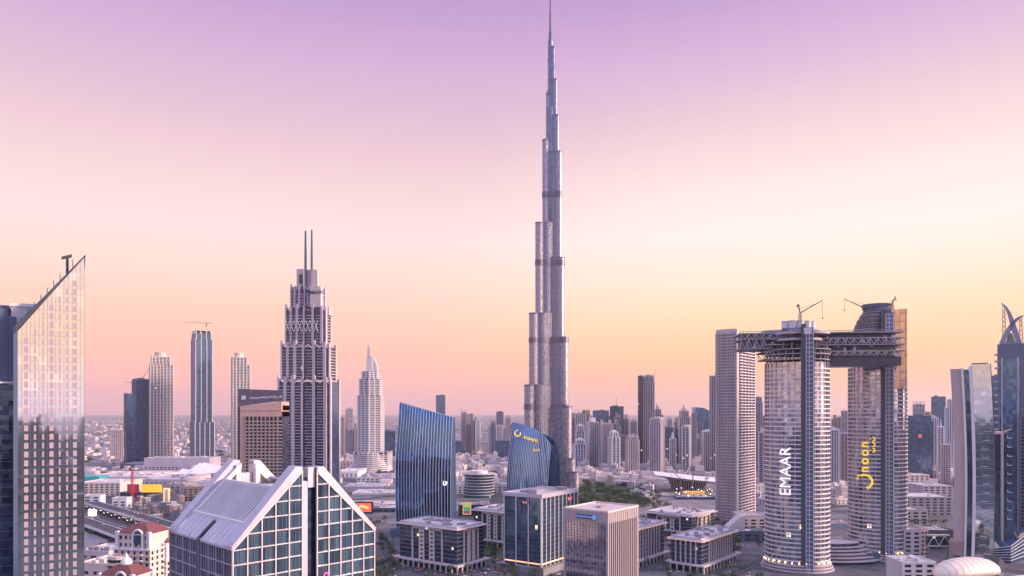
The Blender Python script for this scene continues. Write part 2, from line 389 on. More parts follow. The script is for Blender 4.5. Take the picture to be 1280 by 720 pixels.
# ------------------------------------------------------------------ the very tall stepped tower
def capsule(ang, L, r, n=10):
    """wing plan: from the centre out to a round nose at distance L, CCW"""
    d, w = Vector((math.cos(ang), math.sin(ang))), Vector((-math.sin(ang), math.cos(ang)))
    c = d * max(L - r, .1)
    pts = [-w * r, c - w * r] + [c + d * r * math.sin(math.pi * i / n) - w * r * math.cos(math.pi * i / n) for i in range(1, n)] + [c + w * r, w * r]
    return [tuple(p) for p in pts]
def mega_tower():
    Y = 1200
    t = thing('supertall_tower', 'silver stepped supertall tower with needle spire rising high above everything else', 'skyscraper', (X(688, Y), Y, 0))
    core, nose, slab, fins, caps = MB(), MB(), MB(), MB(), []
    lv = solid('dark_louvre', (.17, .14, .19, 1), rough=.4, metal=.4)
    def tier(ang, L, r, z0, z1):
        for p, cm in ((capsule(ang, L, r * .6), nose), (capsule(ang, max(L - r * .8, r + .1), r), core)):
            cm.prism(p, z0, z1); bands(slab, p, z0, z1, 4.2, .42, .2); piers(fins, p, z0, z1, 3.3, .5, .55, corners=False)
            cap = MB(); cap.prism(off(p, .35), z1 - 1.6, z1 + 1.0); caps.append(cap)
    cx = math.cos(R(28))
    def wing(ang, ext, r_of):
        z = 0
        for e, top in ext:
            r = r_of(top); L = (e - r * .6) / cx + r * .6
            tier(ang, max(L, r + .2), r, z, top); z = top
    rr = lambda top: 13 if top < 180 else 12 if top < 300 else 10.5 if top < 460 else 8 if top < 600 else 5 if top < 700 else 3.2
    wing(R(208), [(52, 45), (44, 178), (36, 296), (25.5, 446), (13.6, 585), (7.4, 663), (4.6, 720)], rr)
    wing(R(-28), [(46, 36), (40, 58), (34.5, 143), (29, 257), (22.8, 389), (18.6, 565), (14, 626), (11.2, 686), (7.2, 741)], rr)
    wing(R(90), [(48, 90), (40, 210), (33, 340), (25, 470), (17, 600), (9, 670), (6, 730)], rr)
    # side bays of the two near wings
    for ang, L, hs in ((R(208), 30, (120, 232)), (R(-28), 26, (95, 205))):
        for k, h in enumerate(hs): tier(ang, L - 11 * k, 17.5 - 2.5 * k, 0 if k == 0 else hs[0], h)
    pole = ell(7.5, 7.5, 16); core.prism(pole, 0, 640); bands(slab, pole, 0, 640, 4.2, .8, .2)
    core.prism(ell(4, 4, 12), 640, 752)
    part('facade', core, G_BK, t); part('wing_noses', nose, G_BKN, t); part('floor_slabs', slab, STEEL, t); part('fins', fins, STEEL, t)
    for z0, z1 in ((138, 147), (248, 256), (376, 385), (490, 499)):
        dark = MB()
        for ang, ext in ((R(208), [(52, 45), (44, 178), (36, 296), (25.5, 446), (13.6, 585)]), (R(-28), [(40, 58), (34.5, 143), (29, 257), (22.8, 389), (18.6, 565)])):
            for e, top in ext:
                if top >= z1 - 1: break
            r = rr(top); L = (e - r * .6) / cx + r * .6; dark.prism(off(capsule(ang, L, r * .6), .7), z0, min(z1, top + .4)); dark.prism(off(capsule(ang, max(L - r * .8, r + .1), r), .72), z0 + .1, min(z1, top + .3))
        dark.prism(ell(8.4, 8.4, 16), z0, z1); part('mechanical_band', dark, lv, t)
    for c_ in caps: part('setback_cap', c_, lv, t)
    sp = MB(); sp.lathe(0, 0, [(3.6, 741), (2.8, 765), (2.1, 768), (1.7, 800), (1.3, 802), (.9, 842)], 10)
    part('spire', sp, SLATE, t)
    pc = MB(); pc.box(-1.2, 1.2, -9.2, -7, 40, 470)
    part('central_groove', pc, DARK, t)
mega_tower()

# ------------------------------------------------------------------ sloped-roof mirror tower at the left edge
def sloped_tower():
    Y = 280; w, D, k = 22.3, 26, 22.3 / 83
    t = thing('sloped_tower', 'mirror glass tower with steep slanted roof at the far left', 'skyscraper', (X(22, Y), Y, 0), R(31))
    lx = lambda p: (p - 22) * k                              # along the front, from its left edge
    zr, zl = Z(321, 291.5), Z(414, Y)
    ztop = lambda x: zl + (zr - zl) * x / w
    b = MB(); b.prism([(0, 0), (w, 0), (w, D), (0, D)], 0, [zl, zr, zr, zl]); part('facade', b, G_MIRROR, t)
    m = MB(); fh = 3.42; z = 3.4
    while z < zr:
        xs = 0 if z < zl else w * (z - zl) / (zr - zl)
        if xs < w - .5: m.box(xs + .1, w + .06, -.05, D * .4, z - .05, z)
        z += fh
    for q in range(0, 17):
        x = w * q / 16; m.box(x - .05, x + .05, -.07, .3, 0, ztop(x) - .1)
    part('mullions', m, SLATE, t)
    cols = [(32.3, 5.2), (43, 2.8), (53, 2.4), (63.4, 5.2), (73.6, 2.4), (83, 2.4), (93, 4.8)]
    wins = []
    for r_ in range(0, 70):
        z = zr - 12.2 - r_ * fh
        if z < 3: break
        for c, wp in cols:
            if z + 3 < ztop(lx(c)) - 3: wins.append((lx(c), wp * k, z))
    wm = solid('window_blind', (.46, .35, .39, 1), rough=.5, var=.1)
    shared = {}; rest = MB()
    for i, (xc, ww, z) in enumerate(wins):
        if i < 100:
            kk = round(ww, 2)
            if kk not in shared: q = MB(); q.box(-ww / 2, ww / 2, -.11, .2, 0, 2.25); shared[kk] = q.mesh('window', wm)
            o = part('window', shared[kk], wm, t); o.location = (xc, 0, z)
        else: rest.box(xc - ww / 2, xc + ww / 2, -.11, .2, z, z + 2.25)
    part('lower_windows', rest, wm, t, kind='stuff')
    rf = MB(); rf.prism([(-.8, -.6), (w + .4, -.6), (w + .4, D + .6), (-.8, D + .6)], [zl - .6, zr + .3, zr + .3, zl - .6], [zl + 2.0, zr + .9, zr + .9, zl + 2.0])
    rt = part('roof', rf, DARK, t)
    rl = MB()
    for yy in (1.5, 9, 17): rl.bar((2, yy, zl + 6), (w - 4, yy, zr - 8 + 2.5), .25)
    for q in range(9): x = 1 + (w - 5) * q / 8; rl.bar((x, 1.5, ztop(x) + 1), (x, 1.5, ztop(x) + 4.4), .14)
    part('roof_rail', rl, SLATE, rt)
    xm = lx(83); zt = Z(316, 288)
    ms = MB(); ms.box(xm - .5, xm + .5, 4, 5, ztop(xm) - 1, zt - 1); ms.prism([(xm - 2, 3.7), (xm + 1.6, 3.7), (xm + 1.6, 5.3), (xm - 2, 5.3)], [zt - 1.9, zt - .6, zt - .6, zt - 1.9], [zt - .9, zt + .4, zt + .4, zt - .9])
    part('roof_crane', ms, DARK, t)
    bx = MB(); bx.box(lx(13), lx(44), 7, D - 1, 20, Z(384, 288)); part('lift_house', bx, LILAC, t)
    cp = MB(); cp.box(lx(12) - .3, lx(45), 6.6, D - .8, Z(384, 288), Z(380, 288)); part('lift_house_cap', cp, WHITE, t)
    wg = MB(); wg.box(-16, -1.4, 3, D, 0, Z(478, Y)); part('dark_wing', wg, G_NAVY, t)
    w2 = MB(); w2.box(-16, lx(9), 9, D - 1, 30, Z(379, Y)); part('upper_wing', w2, SLATE, t)
    w2 = MB(); w2.box(lx(10), lx(19), 6, D - 1.5, 30, Z(394, Y)); part('upper_shaft', w2, SLATE, t)
    ln = MB(); z = 6
    while z < Z(480, Y): ln.box(-16, -1.3, 2.88, 4, z - .12, z); z += 3.4
    part('wing_floor_lines', ln, SLATE, t)
    tr = MB(); tr.box(-16, -1.2, 2.7, 6, Z(479, Y), Z(477, Y)); part('wing_coping', tr, WHITE, t)
    fn = MB(); fn.box(-1.35, -.02, -.3, 5, 0, Z(408, Y)); part('corner_fin', fn, SLATE, t)
sloped_tower()

# ------------------------------------------------------------------ gabled glass block in front
def gabled_block():
    Y0 = 200; L, W = 47.0, 46.0; ze = 96.4; k = .98
    t = thing('gabled_building', 'glass office block with white gridded gables and ribbed sloping roof in the foreground', 'office building', (X(291, Y0), Y0, 0), R(45.5))
    s0, s1 = 21.2, 26.2                                      # slot in the gables
    ap = lambda x: ze + k * min(x, L - x)
    core = MB(); core.box(.25, s0, .25, 4, 0, ze - 1); core.box(s1, L - .25, .25, 4, 0, ze - 1); core.box(.25, L - .25, 4, W - .25, 0, ze - 1); part('glass_walls', core, G_GABLE, t)
    # gables
    for nm, ya, yb in (('front_gable', .25, 4.0), ('rear_gable', 42.0, W - .25)):
        g = MB()
        g.extr([(.3, ze - 1.02), (s0, ze - 1.02), (s0, ap(s0) - .6), (.3, ze - .3)], ya, yb)
        g.extr([(s1, ze - 1.02), (L - .3, ze - 1.02), (L - .3, ze - .3), (s1, ap(s1) - .6)], ya, yb)
        go = part(nm, g, G_GABLE if nm == 'front_gable' else CREAM, t)
        rf = MB()                                            # metal strip along each slope
        for a, b in ((0, s0), (L, s1)):
            sg = 1 if a < b else -1
            rf.extr([(a - sg * .4, ze - .9), (b, ap(b) - .3), (b, ap(b) + .55), (b - sg * 2.2, ap(b) + .55), (a - sg * .4, ze + .1)][::sg], ya - .45, yb + .3)
        part('gable_roof', rf, LILAC, go)
        rb = MB()
        for a, b in ((0, s0), (L, s1)):
            for q in range(1, 9):
                x = a + (b - a) * q / 9; rb.box(x - .1, x + .1, ya - .2, yb, ap(x) + .1, ap(x) + .45)
        rb.v and part('roof_ribs', rb, WHITE, go); jt = MB()
        for a, b in ((0, s0), (L, s1)):
            sg = 1 if a < b else -1
            for yy in (.33, .66): y = ya + (yb - ya) * yy; jt.extr([(a - sg * .3, ze + .05), (b - sg * 2.3, ap(b) - 1.4), (b - sg * 2.3, ap(b) - 1.1), (a - sg * .3, ze + .3)], y - .09, y + .09)
        part('roof_joints', jt, SLATE, go)
    # front white grid
    m = MB(); pitch = 4.15
    xs = [0.0, 4.25, 8.5, 12.75, 17, s0, s1, 30.2, 34.4, 38.6, 42.8, L]
    for x in xs:
        top = ap(min(max(x, .3), L - .3)) - .5
        m.box(x - .16, x + .16, -.2, .4, 0, top)
    z = ze - 1 - 22 * pitch
    while z < ap(s0) - 2:
        lo = 0 if z < ze else (z - ze) / k
        if lo < s0 - .5: m.box(lo, s0, -.14, .4, z - .14, z + .14)
        if L - lo > s1 + .5: m.box(s1, L - lo, -.14, .4, z - .14, z + .14)
        z += pitch
    for a, b in ((0, s0), (L, s1)):
        m.extr([(a, ze - 1.1), (b, ap(b) - 1.2), (b, ap(b) - .35), (a, ze - .25)][::1 if a < b else -1], -.3, .3)
    part('front_grid', m, solid('white_frame', (.72, .60, .60, 1), rough=.45, var=.08), t)
    thin = MB()
    for i in range(len(xs) - 1):
        if i == 5: continue
        x = (xs[i] + xs[i + 1]) / 2; thin.box(x - .06, x + .06, .1, .4, 0, ap(x) - 1.4)
    part('thin_mullions', thin, SLATE, t)
    sl = MB(); sl.box(s0 + .3, s1 - .3, 1.6, 4, 0, ap(s0) - 3); part('slot_glass', sl, G_NAVY, t)
    sk = MB(); sk.box(s0 + .35, s0 + 1.9, 0.2, 3, 0, ap(s0) - 4); part('slot_shaft', sk, LILAC, t)
    pk = MB(); pk.box(s1 - 2.6, s1 - .3, .8, 3.8, ap(s0) - 6, ap(s1) + .4); part('peak_pylon', pk, LILAC, t)
    # left face grid with slot
    m = MB(); ya0, yb0 = 21.6, 24.4
    ys = [0.6, 5.8, 11, 16.2, ya0, yb0, 29.8, 35.2, 40.6, W]
    for y in ys: m.box(-.16, .4, y - .16, y + .16, 0, ze)
    z = ze - 1 - 22 * pitch
    while z < ze:
        m.box(-.1, .4, .5, ya0, z - .14, z + .14); m.box(-.1, .4, yb0, W, z - .14, z + .14); z += pitch
    part('side_grid', m, LILAC, t)
    th = MB()
    for i in range(len(ys) - 1):
        if i == 4: continue
        for q in (1, 2): y = ys[i] + (ys[i + 1] - ys[i]) * q / 3; th.box(-.05, .4, y - .05, y + .05, 0, ze - .5)
    part('side_mullions', th, MID, t)
    st = MB(); st.box(-.32, .5, ya0 + .2, yb0 - .2, 0, ze - .4); part('side_slot', st, SLATE, t)
    # sloping roofs between the gables
    roof = MB()
    def slope(mb, xa, xb, ya, yb, dz, th_):
        mb.extr([(xa, ap(xa) + dz - th_), (xb, ap(xb) + dz - th_), (xb, ap(xb) + dz), (xa, ap(xa) + dz)], ya, yb)
    slope(roof, -.3, 5.4, 4.4, ya0, -.2, .6); slope(roof, -.3, 5.4, yb0, 41.5, -.2, .6)
    part('lower_roof', roof, LILAC, t)
    rs = MB()
    for y in [4.6 + 3.36 * q for q in range(0, 12)]:
        if ya0 - .3 < y < yb0 + .3: continue
        rs.extr([(-.3, ap(-.3) - .25), (5.4, ap(5.4) - .25), (5.4, ap(5.4) + .05), (-.3, ap(-.3) + .05)], y - .16, y + .16)
    rs.box(5.3, 6.2, 4.4, 41.5, ap(5.4) - 1, ap(5.4) + .55)
    part('roof_seams', rs, WHITE, t)
    rg = MB(); slope(rg, 6.2, 15.5, 4.35, 41.6, -.6, .5); part('louvre_bed', rg, GREY, t)
    lv = MB()
    y = 5.0
    while y < 41.3:
        lv.extr([(6.2, ap(6.2) - .65), (15.5, ap(15.5) - .65), (15.5, ap(15.5) - .15), (6.2, ap(6.2) - .15)], y - .3, y + .3); y += 1.75
    part('roof_louvres', lv, solid('pale_louvre', (.66, .58, .60, 1), rough=.4, var=.08), t)
    bm_ = MB(); bm_.box(15.4, 16.2, 4.4, 41.5, ap(15.5) - 1.6, ap(15.5) + .2); part('ridge_beam', bm_, WHITE, t)
    # right slope, seen from elsewhere
    r2 = MB(); r2.extr([(L + .3, ze - .6), (L + .3, ze + .1), (L - 15.5, ap(15.5) + .1), (L - 15.5, ap(15.5) - .6)], 4.3, 41.6); part('right_roof', r2, LILAC, t)
    fl = MB(); fl.box(16.4, L - 15.6, 4.4, 41.5, ze, ze + 5); part('roof_terrace', fl, ROOFL, t)
    ph = MB(); ph.box(22, 31, 20, 38, ze + 5.02, ze + 13); part('penthouse', ph, CREAM, t)
    # rear gable inner beams and pylons
    rb = MB()
    for a, b in ((0, s0), (L, s1)):
        rb.extr([(a + (3 if a < b else -3), ze + 1), (b, ap(b) - 2.2), (b, ap(b) - .35), (a + (1 if a < b else -1), ze + .8)][::1 if a < b else -1], 40.2, 41.96)
    for x in (s0 - 1.6, s1 + .2): rb.box(x, x + 1.5, 40.4, 41.96, ze, ap(s0) - 1)
    part('rear_beams', rb, WHITE, t)
    pg = MB(); pg.box(s0 + .3, s1 - .3, 42.3, 45, ze - 1, ap(s0) - 4); part('rear_pylon', pg, LILAC, t)
    # glowing pink swirl on the right-hand panes
    sn = MB()
    pts = [(29.2 + 1.0 * math.cos(a) * (1 - .05 * a), ze - 12.6 + 1.0 * math.sin(a) * (1 - .05 * a)) for a in [q * .5 for q in range(15)]]
    for a, b in zip(pts, pts[1:]): sn.bar((a[0], -.35, a[1]), (b[0], -.35, b[1]), .16)
    part('pink_swirl', sn, lamp_mat('pink_swirl_glow', (.9, .12, .35, 1), 1.1), t)
gabled_block()

# ------------------------------------------------------------------ stepped tower with twin spires
def twin_spire_tower():
    Y = 880; t = thing('twin_spire_tower', 'stepped rose stone tower with two thin spires on its crown', 'skyscraper', (X(383, Y), Y + 20, 0), R(-6))
    def px(p): return (p - 383) * Y / F
    core, slab, pr, crown = MB(), MB(), MB(), MB()
    tiers = [(347.5, 414, 0, Z(474, Y), -19, 19), (350, 411, Z(474, Y), Z(430, Y), -15, 15), (354.5, 405.5, Z(430, Y), Z(384, Y), -12, 12),
             (360, 399, Z(384, Y), Z(358, Y), -9, 9)]
    bay = [0, .14, .28, .44, .56, .72, .86, 1]
    for a, b, z0, z1, y0, y1 in tiers:
        x0, x1 = px(a), px(b); core.box(x0, x1, y0, y1, z0, z1 - 3); wd = x1 - x0
        P = [(x0, y0), (x1, y0), (x1, y1), (x0, y1)]
        for i, (q0, q1) in enumerate([(.03, .12), (.17, .27), (.33, .46), (.54, .68), (.77, .90)]):
            z = z0 + 3.6
            while z < z1 - 6: slab.box(x0 + wd * q0, x0 + wd * q1, y0 - .9, y0 + 1, z - .6, z); z += 3.6
        z = z0 + 3.6
        while z < z1 - 6: slab.box(x1 - 1, x1 + .8, y0 + 6, y1 - 6, z - .7, z); z += 3.6
        for i, (q, w_) in enumerate([(.0, .03), (.12, .05), (.27, .06), (.46, .035), (.68, .05), (.90, .06)]):
            h = z1 + (2.5 if i % 2 else 5) ; pr.box(x0 + wd * q, x0 + wd * (q + w_), y0 - 1.8, y0 + 2, z0, h)
        pr.box(x1 - 1, x1 + 1.5, y0 + 1, y0 + 6, z0, z1 + 2); pr.box(x1 - 1, x1 + 1.5, y1 - 6, y1 - 1, z0, z1 + 1)
        pr.box(x0 - 1.3, x0 + 1, y0 + 2.1, y0 + 8, z0, z1 + 1); pr.box(x0 - 1.3, x0 + 1, y1 - 8, y1 - 2, z0, z1)
        # zigzag arches along the crown of the tier
        n = 6 if a < 352 else 0; crown = MB()
        for k in range(n):
            xa, xb = x0 + wd * k / n, x0 + wd * (k + 1) / n
            crown.bar((xa, y0 - 1.5, z1 - 5), ((xa + xb) / 2, y0 - 1.5, z1 + .5), .4); crown.bar(((xa + xb) / 2, y0 - 1.5, z1 + .5), (xb, y0 - 1.5, z1 - 5), .4)
        if n: part('crown_tracery', crown, PALE, t)
    # diamond lattice band under the third tier's crown
    za, zb = Z(414, Y), Z(400, Y); x0, x1 = px(356), px(398)
    crown = MB()
    for k in range(8):
        xa, xb = x0 + (x1 - x0) * k / 8, x0 + (x1 - x0) * (k + 1) / 8
        for p, q in (((xa, za), (xb, zb)), ((xa, zb), (xb, za))): crown.bar((p[0], -15, p[1]), (q[0], -15, q[1]), .4)
    part('facade', core, G_RESI, t); part('balconies', slab, PALE, t)
    part('piers', pr, solid('rose_stone', (.56, .45, .50, 1), rough=.5), t); part('lattice_band', crown, PALE, t)
    up = MB()
    for a, b, zt, y0, y1 in ((366.5, 376, 333, -6, 6), (360.5, 367, 356, -7, 7), (376.2, 389, 333, 0, 7), (377, 386, 357, -8, 6), (389.5, 398, 381, -8, 8), (399, 409, 382, -6, 8)):
        up.box(px(a), px(b), y0, y1, Z(392, Y), Z(zt, Y))
    part('top_fins', up, MATS['rose_stone'], t)
    dk = MB(); dk.box(px(370), px(374.5), -6.3, -5, Z(384, Y), Z(340, Y)); dk.box(px(379), px(385), -8.4, -7, Z(384, Y), Z(360, Y)); part('dark_slots', dk, G_RESI, t)
    xb = MB()
    for x, z in ((372, 362), (382, 372), (365, 372)):
        for s in (-1, 1): xb.bar((px(x) - s * 2, -8.8, Z(z, Y) - 8), (px(x) + s * 2, -8.8, Z(z, Y) + 8), .4)
    part('cross_bracing', xb, WHITE, t)
    sgp = MB(); sgp.box(px(387), px(401), -13, -8.6, Z(383, Y), Z(357, Y)); sgp.box(px(388), px(396.5), -12, -8.6, Z(357, Y), Z(336, Y)); part('sign_panel', sgp, CREAM, t)
    tm = text_mesh('sign_lettering', 'EMAAR', 6.2, DARK, .2, .12); warp(tm, lambda c: Vector((c.x + px(394), -13.3 - c.z, c.y + Z(364.5, Y)))); part('sign_lettering', tm, DARK, t)
    for p, zt in ((377, 284), (385.3, 283)):
        s = MB(); s.lathe(px(p), -3, [(1.7, Z(360, Y)), (1.6, Z(320, Y)), (1.35, Z(300, Y)), (1.1, Z(zt, Y))], 8); part('spire', s, SLATE, t)
    gs = MB(); gs.box(px(413) + .2, px(415), -17, 17, 0, Z(479, Y)); part('glass_side', gs, G_BLUE, t)
    pd = MB(); pd.box(px(340), px(424), -26, 30, 0, 22); part('podium', pd, PALE, t)
twin_spire_tower()

# ------------------------------------------------------------------ slender tower with a rounded sail crown
def sail_crown_tower():
    Y = 1600; t = thing('sail_crown_tower', 'pale stepped tower with quarter round sail crown and mast', 'skyscraper', (X(461, Y), Y + 22, 0))
    k = Y / F; core, slab, pr = MB(), MB(), MB()
    for a, b, zt, zb, d in ((-19.5, 24, 566, 700, 30), (-15, 14.5, 495, 566, 22), (-13, 13, 474, 495, 19), (-10, 9.5, 464, 474, 15)):
        p = [(a * k, -d * .6), (0, -d), (b * k, -d * .6), (b * k, d), (a * k, d)]
        z0, z1 = max(0, Z(zb, Y)), Z(zt, Y); core.prism(p, z0, z1); bands(slab, p, z0, z1, 3.9, 1.5, .9); piers(pr, p, z0, z1 + 2, 11, 2.2, 1.2)
    for q in range(10):                                      # flared round base
        p = ell((19 + q * 1.1) * k * .95, 34 + q * 2, 24); z = Z(566, Y) - q * 4.2
        slab.prism(p, z - 1.6, z)
    core.prism(ell(30, 30, 24), 0, Z(568, Y))
    part('facade', core, G_RESI, t); part('balconies', slab, WHITE, t); part('piers', pr, PALE, t)
    c = MB(); c.box(-5 * k, 2.5 * k, -8, 8, Z(464, Y), Z(447, Y))
    pts = [(-4.5 * k, Z(464, Y))] + [(9 * k * math.cos(q * math.pi / 20) - .0, Z(464, Y) + 19 * k * math.sin(q * math.pi / 20)) for q in range(0, 11)]
    c.extr(pts, -5, 5); part('crown', c, PALE, t)
    m = MB(); m.box(-4.2 * k, -2 * k, -3, 3, Z(452, Y), Z(442, Y)); m.bar((-3 * k, 0, Z(442, Y)), (-3 * k, 0, Z(430, Y)), 2.2, 1.4); m.bar((-1.2 * k, 0, Z(450, Y)), (-1.2 * k, 0, Z(433, Y)), 1.1, .8); part('mast', m, MID, t)
sail_crown_tower()

# ------------------------------------------------------------------ brown apartment-hotel slab with the roof sign
def brown_slab():
    Y = 700; x0, x1 = X(300, Y), X(352, Y); w = x1 - x0
    t = thing('brown_hotel', 'brown apartment slab with a dark sign board across its roof', 'apartment building', (x0, Y, 0))
    h = Z(513, Y); D = 24
    c = MB(); c.box(.3, w, .6, D, 0, h - 1); part('facade', c, G_RESI, t)
    fr = MB(); fr.box(0, 4, 0, D, 0, h); fr.box(4, w, 0, D, h - 6, h); fr.prism([(0, -.4), (w, -.4), (w, D), (0, D)], h, [Z(508, Y), Z(502, Y), Z(502, Y), Z(508, Y)])
    part('frame_wall', fr, solid('salmon_plaster', (.58, .36, .30, 1), var=.1), t)
    lb = MB(); xx = 8.5
    for i in range(9):
        xa = 5 + (w - 5) * i / 9; lb.box(xa - .5, xa + .5, -.6, 2, 0, h - 6)
    part('wall_strips', lb, BROWN, t)
    bl = MB(); z = 3.3
    while z < h - 7: bl.box(4.2, w, -.35, 2, z - 1.15, z); z += 3.3
    part('balconies', bl, solid('pink_balcony', (.50, .37, .35, 1)), t)
    sb = MB(); sb.prism([(-2.3, 1), (w, 1), (w, 2.2), (-2.3, 2.2)], [Z(508, Y), Z(501, Y), Z(501, Y), Z(508, Y)], [Z(486, Y), Z(488, Y), Z(488, Y), Z(486, Y)])
    s = part('sign_board', sb, solid('sign_back', (.13, .11, .16, 1), rough=.4), t)
    lg = MB(); lg.box(1.2, 5.2, .6, 1.2, Z(499.5, Y), Z(494.5, Y))
    rn = random.Random(3); x = 9.0
    while x < w - 2:
        ww = rn.uniform(1.4, 3); zz = Z(497.5 - x * .035, Y); lg.bar((x, .8, zz - rn.uniform(.2, 1.6)), (x + ww * .8, .8, zz + rn.uniform(-.6, 1.6)), .38); lg.bar((x, .8, zz), (x + ww, .8, zz), .3); x += ww + .6
    part('sign_lettering', lg, PALE, s)
    dv = MB(); dv.box(-2.2, -.02, 1, D, 0, Z(508, Y)); part('dark_side_bay', dv, G_DARK, t)
    rp = MB(); rp.box(w * .52, w, 3, D, h, h + 5); part('roof_house', rp, GREY, t)
brown_slab()

# ------------------------------------------------------------------ blue slanted mirror tower and its curved twin with the yellow name
def blue_sail():
    Y = 780; t = thing('slanted_blue_tower', 'vivid blue mirror tower with slanted top and vertical white fins', 'office tower', (X(530, Y), Y, 0))
    k = Y / F; zl, zr = Z(502.5, Y), Z(521.5, Y); N = 14; M = 19
    def fx(s, q):
        xl = (496 - 530 - 1.6 * math.sin(math.pi * min(1, q * 1.15)) + 2.6 * max(0, q - .55) / .45) * k
        xr = (563.5 - 530 - 1.5 * math.sin(math.pi * q * .8) + 2.5 * q) * k
        return xl + (xr - xl) * s
    def fy(s, q): return 5.0 * q ** 4 - 5.5 * math.sin(math.pi * s) + 1.0
    def fz(s, q): return q * (zl + (zr - zl) * s)
    body = MB()
    body.loft([[(fx(i / M, q / N), fy(i / M, q / N), fz(i / M, q / N)) for i in range(M + 1)] + [(fx(1, q / N) - 1, 26, fz(1, q / N) - .5), (fx(0, q / N) + 4, 26, fz(0, q / N) - .5)] for q in range(N + 1)])
    part('facade', body, G_VIVID, t)
    fins = MB()
    for i in range(M + 1):
        for q in range(N):
            a, b = q / N, (q + 1) / N; s = i / M; w = .27
            fins.loft([[(fx(s, a) - w, fy(s, a) - 1.1, fz(s, a)), (fx(s, a) + w, fy(s, a) - 1.1, fz(s, a)), (fx(s, a) + w, fy(s, a) + .3, fz(s, a)), (fx(s, a) - w, fy(s, a) + .3, fz(s, a))],
                       [(fx(s, b) - w, fy(s, b) - 1.1, fz(s, b)), (fx(s, b) + w, fy(s, b) - 1.1, fz(s, b)), (fx(s, b) + w, fy(s, b) + .3, fz(s, b)), (fx(s, b) - w, fy(s, b) + .3, fz(s, b))]], caps=(q == N - 1))
    part('fins', fins, solid('blue_white_fin', (.62, .68, .84, 1), rough=.25, metal=.4), t)
    e = MB()
    e.loft([[(fx(1, q / N) + .2, fy(1, q / N) + .3, fz(1, q / N)), (fx(1, q / N) + 5.6 - 3.4 * (q / N) ** 2, 10, fz(1, q / N) - 1), (fx(1, q / N) + 4.5 - 3.4 * (q / N) ** 2, 27, fz(1, q / N) - 1.5), (fx(1, q / N) - 1, 27, fz(1, q / N) - 1.5)] for q in range(N + 1)])
    part('side_wall', e, solid('blue_metal', (.07, .12, .22, 1), rough=.3, metal=.5), t)
    lg = MB(); cx, cz = fx(.90, .44), fz(.9, .44)
    for a, b in (((-1.6, -2), (-1.6, 2)), ((1.2, -2), (1.2, 2)), ((-1.6, -2), (1.2, -2)), ((1.2, .2), (2.6, .2))): lg.bar((cx + a[0], fy(.9, .44) - 1.3, cz + a[1]), (cx + b[0], fy(.9, .44) - 1.3, cz + b[1]), .45)
    part('glowing_mark', lg, lamp_mat('cool_mark_glow', (.75, .85, 1, 1), 1.4), t)  # glowing U-shaped bars on the facade
    bs = MB(); bs.box(-36, 34, -6, 30, 0, 9); part('podium', bs, SLATE, t)
blue_sail()
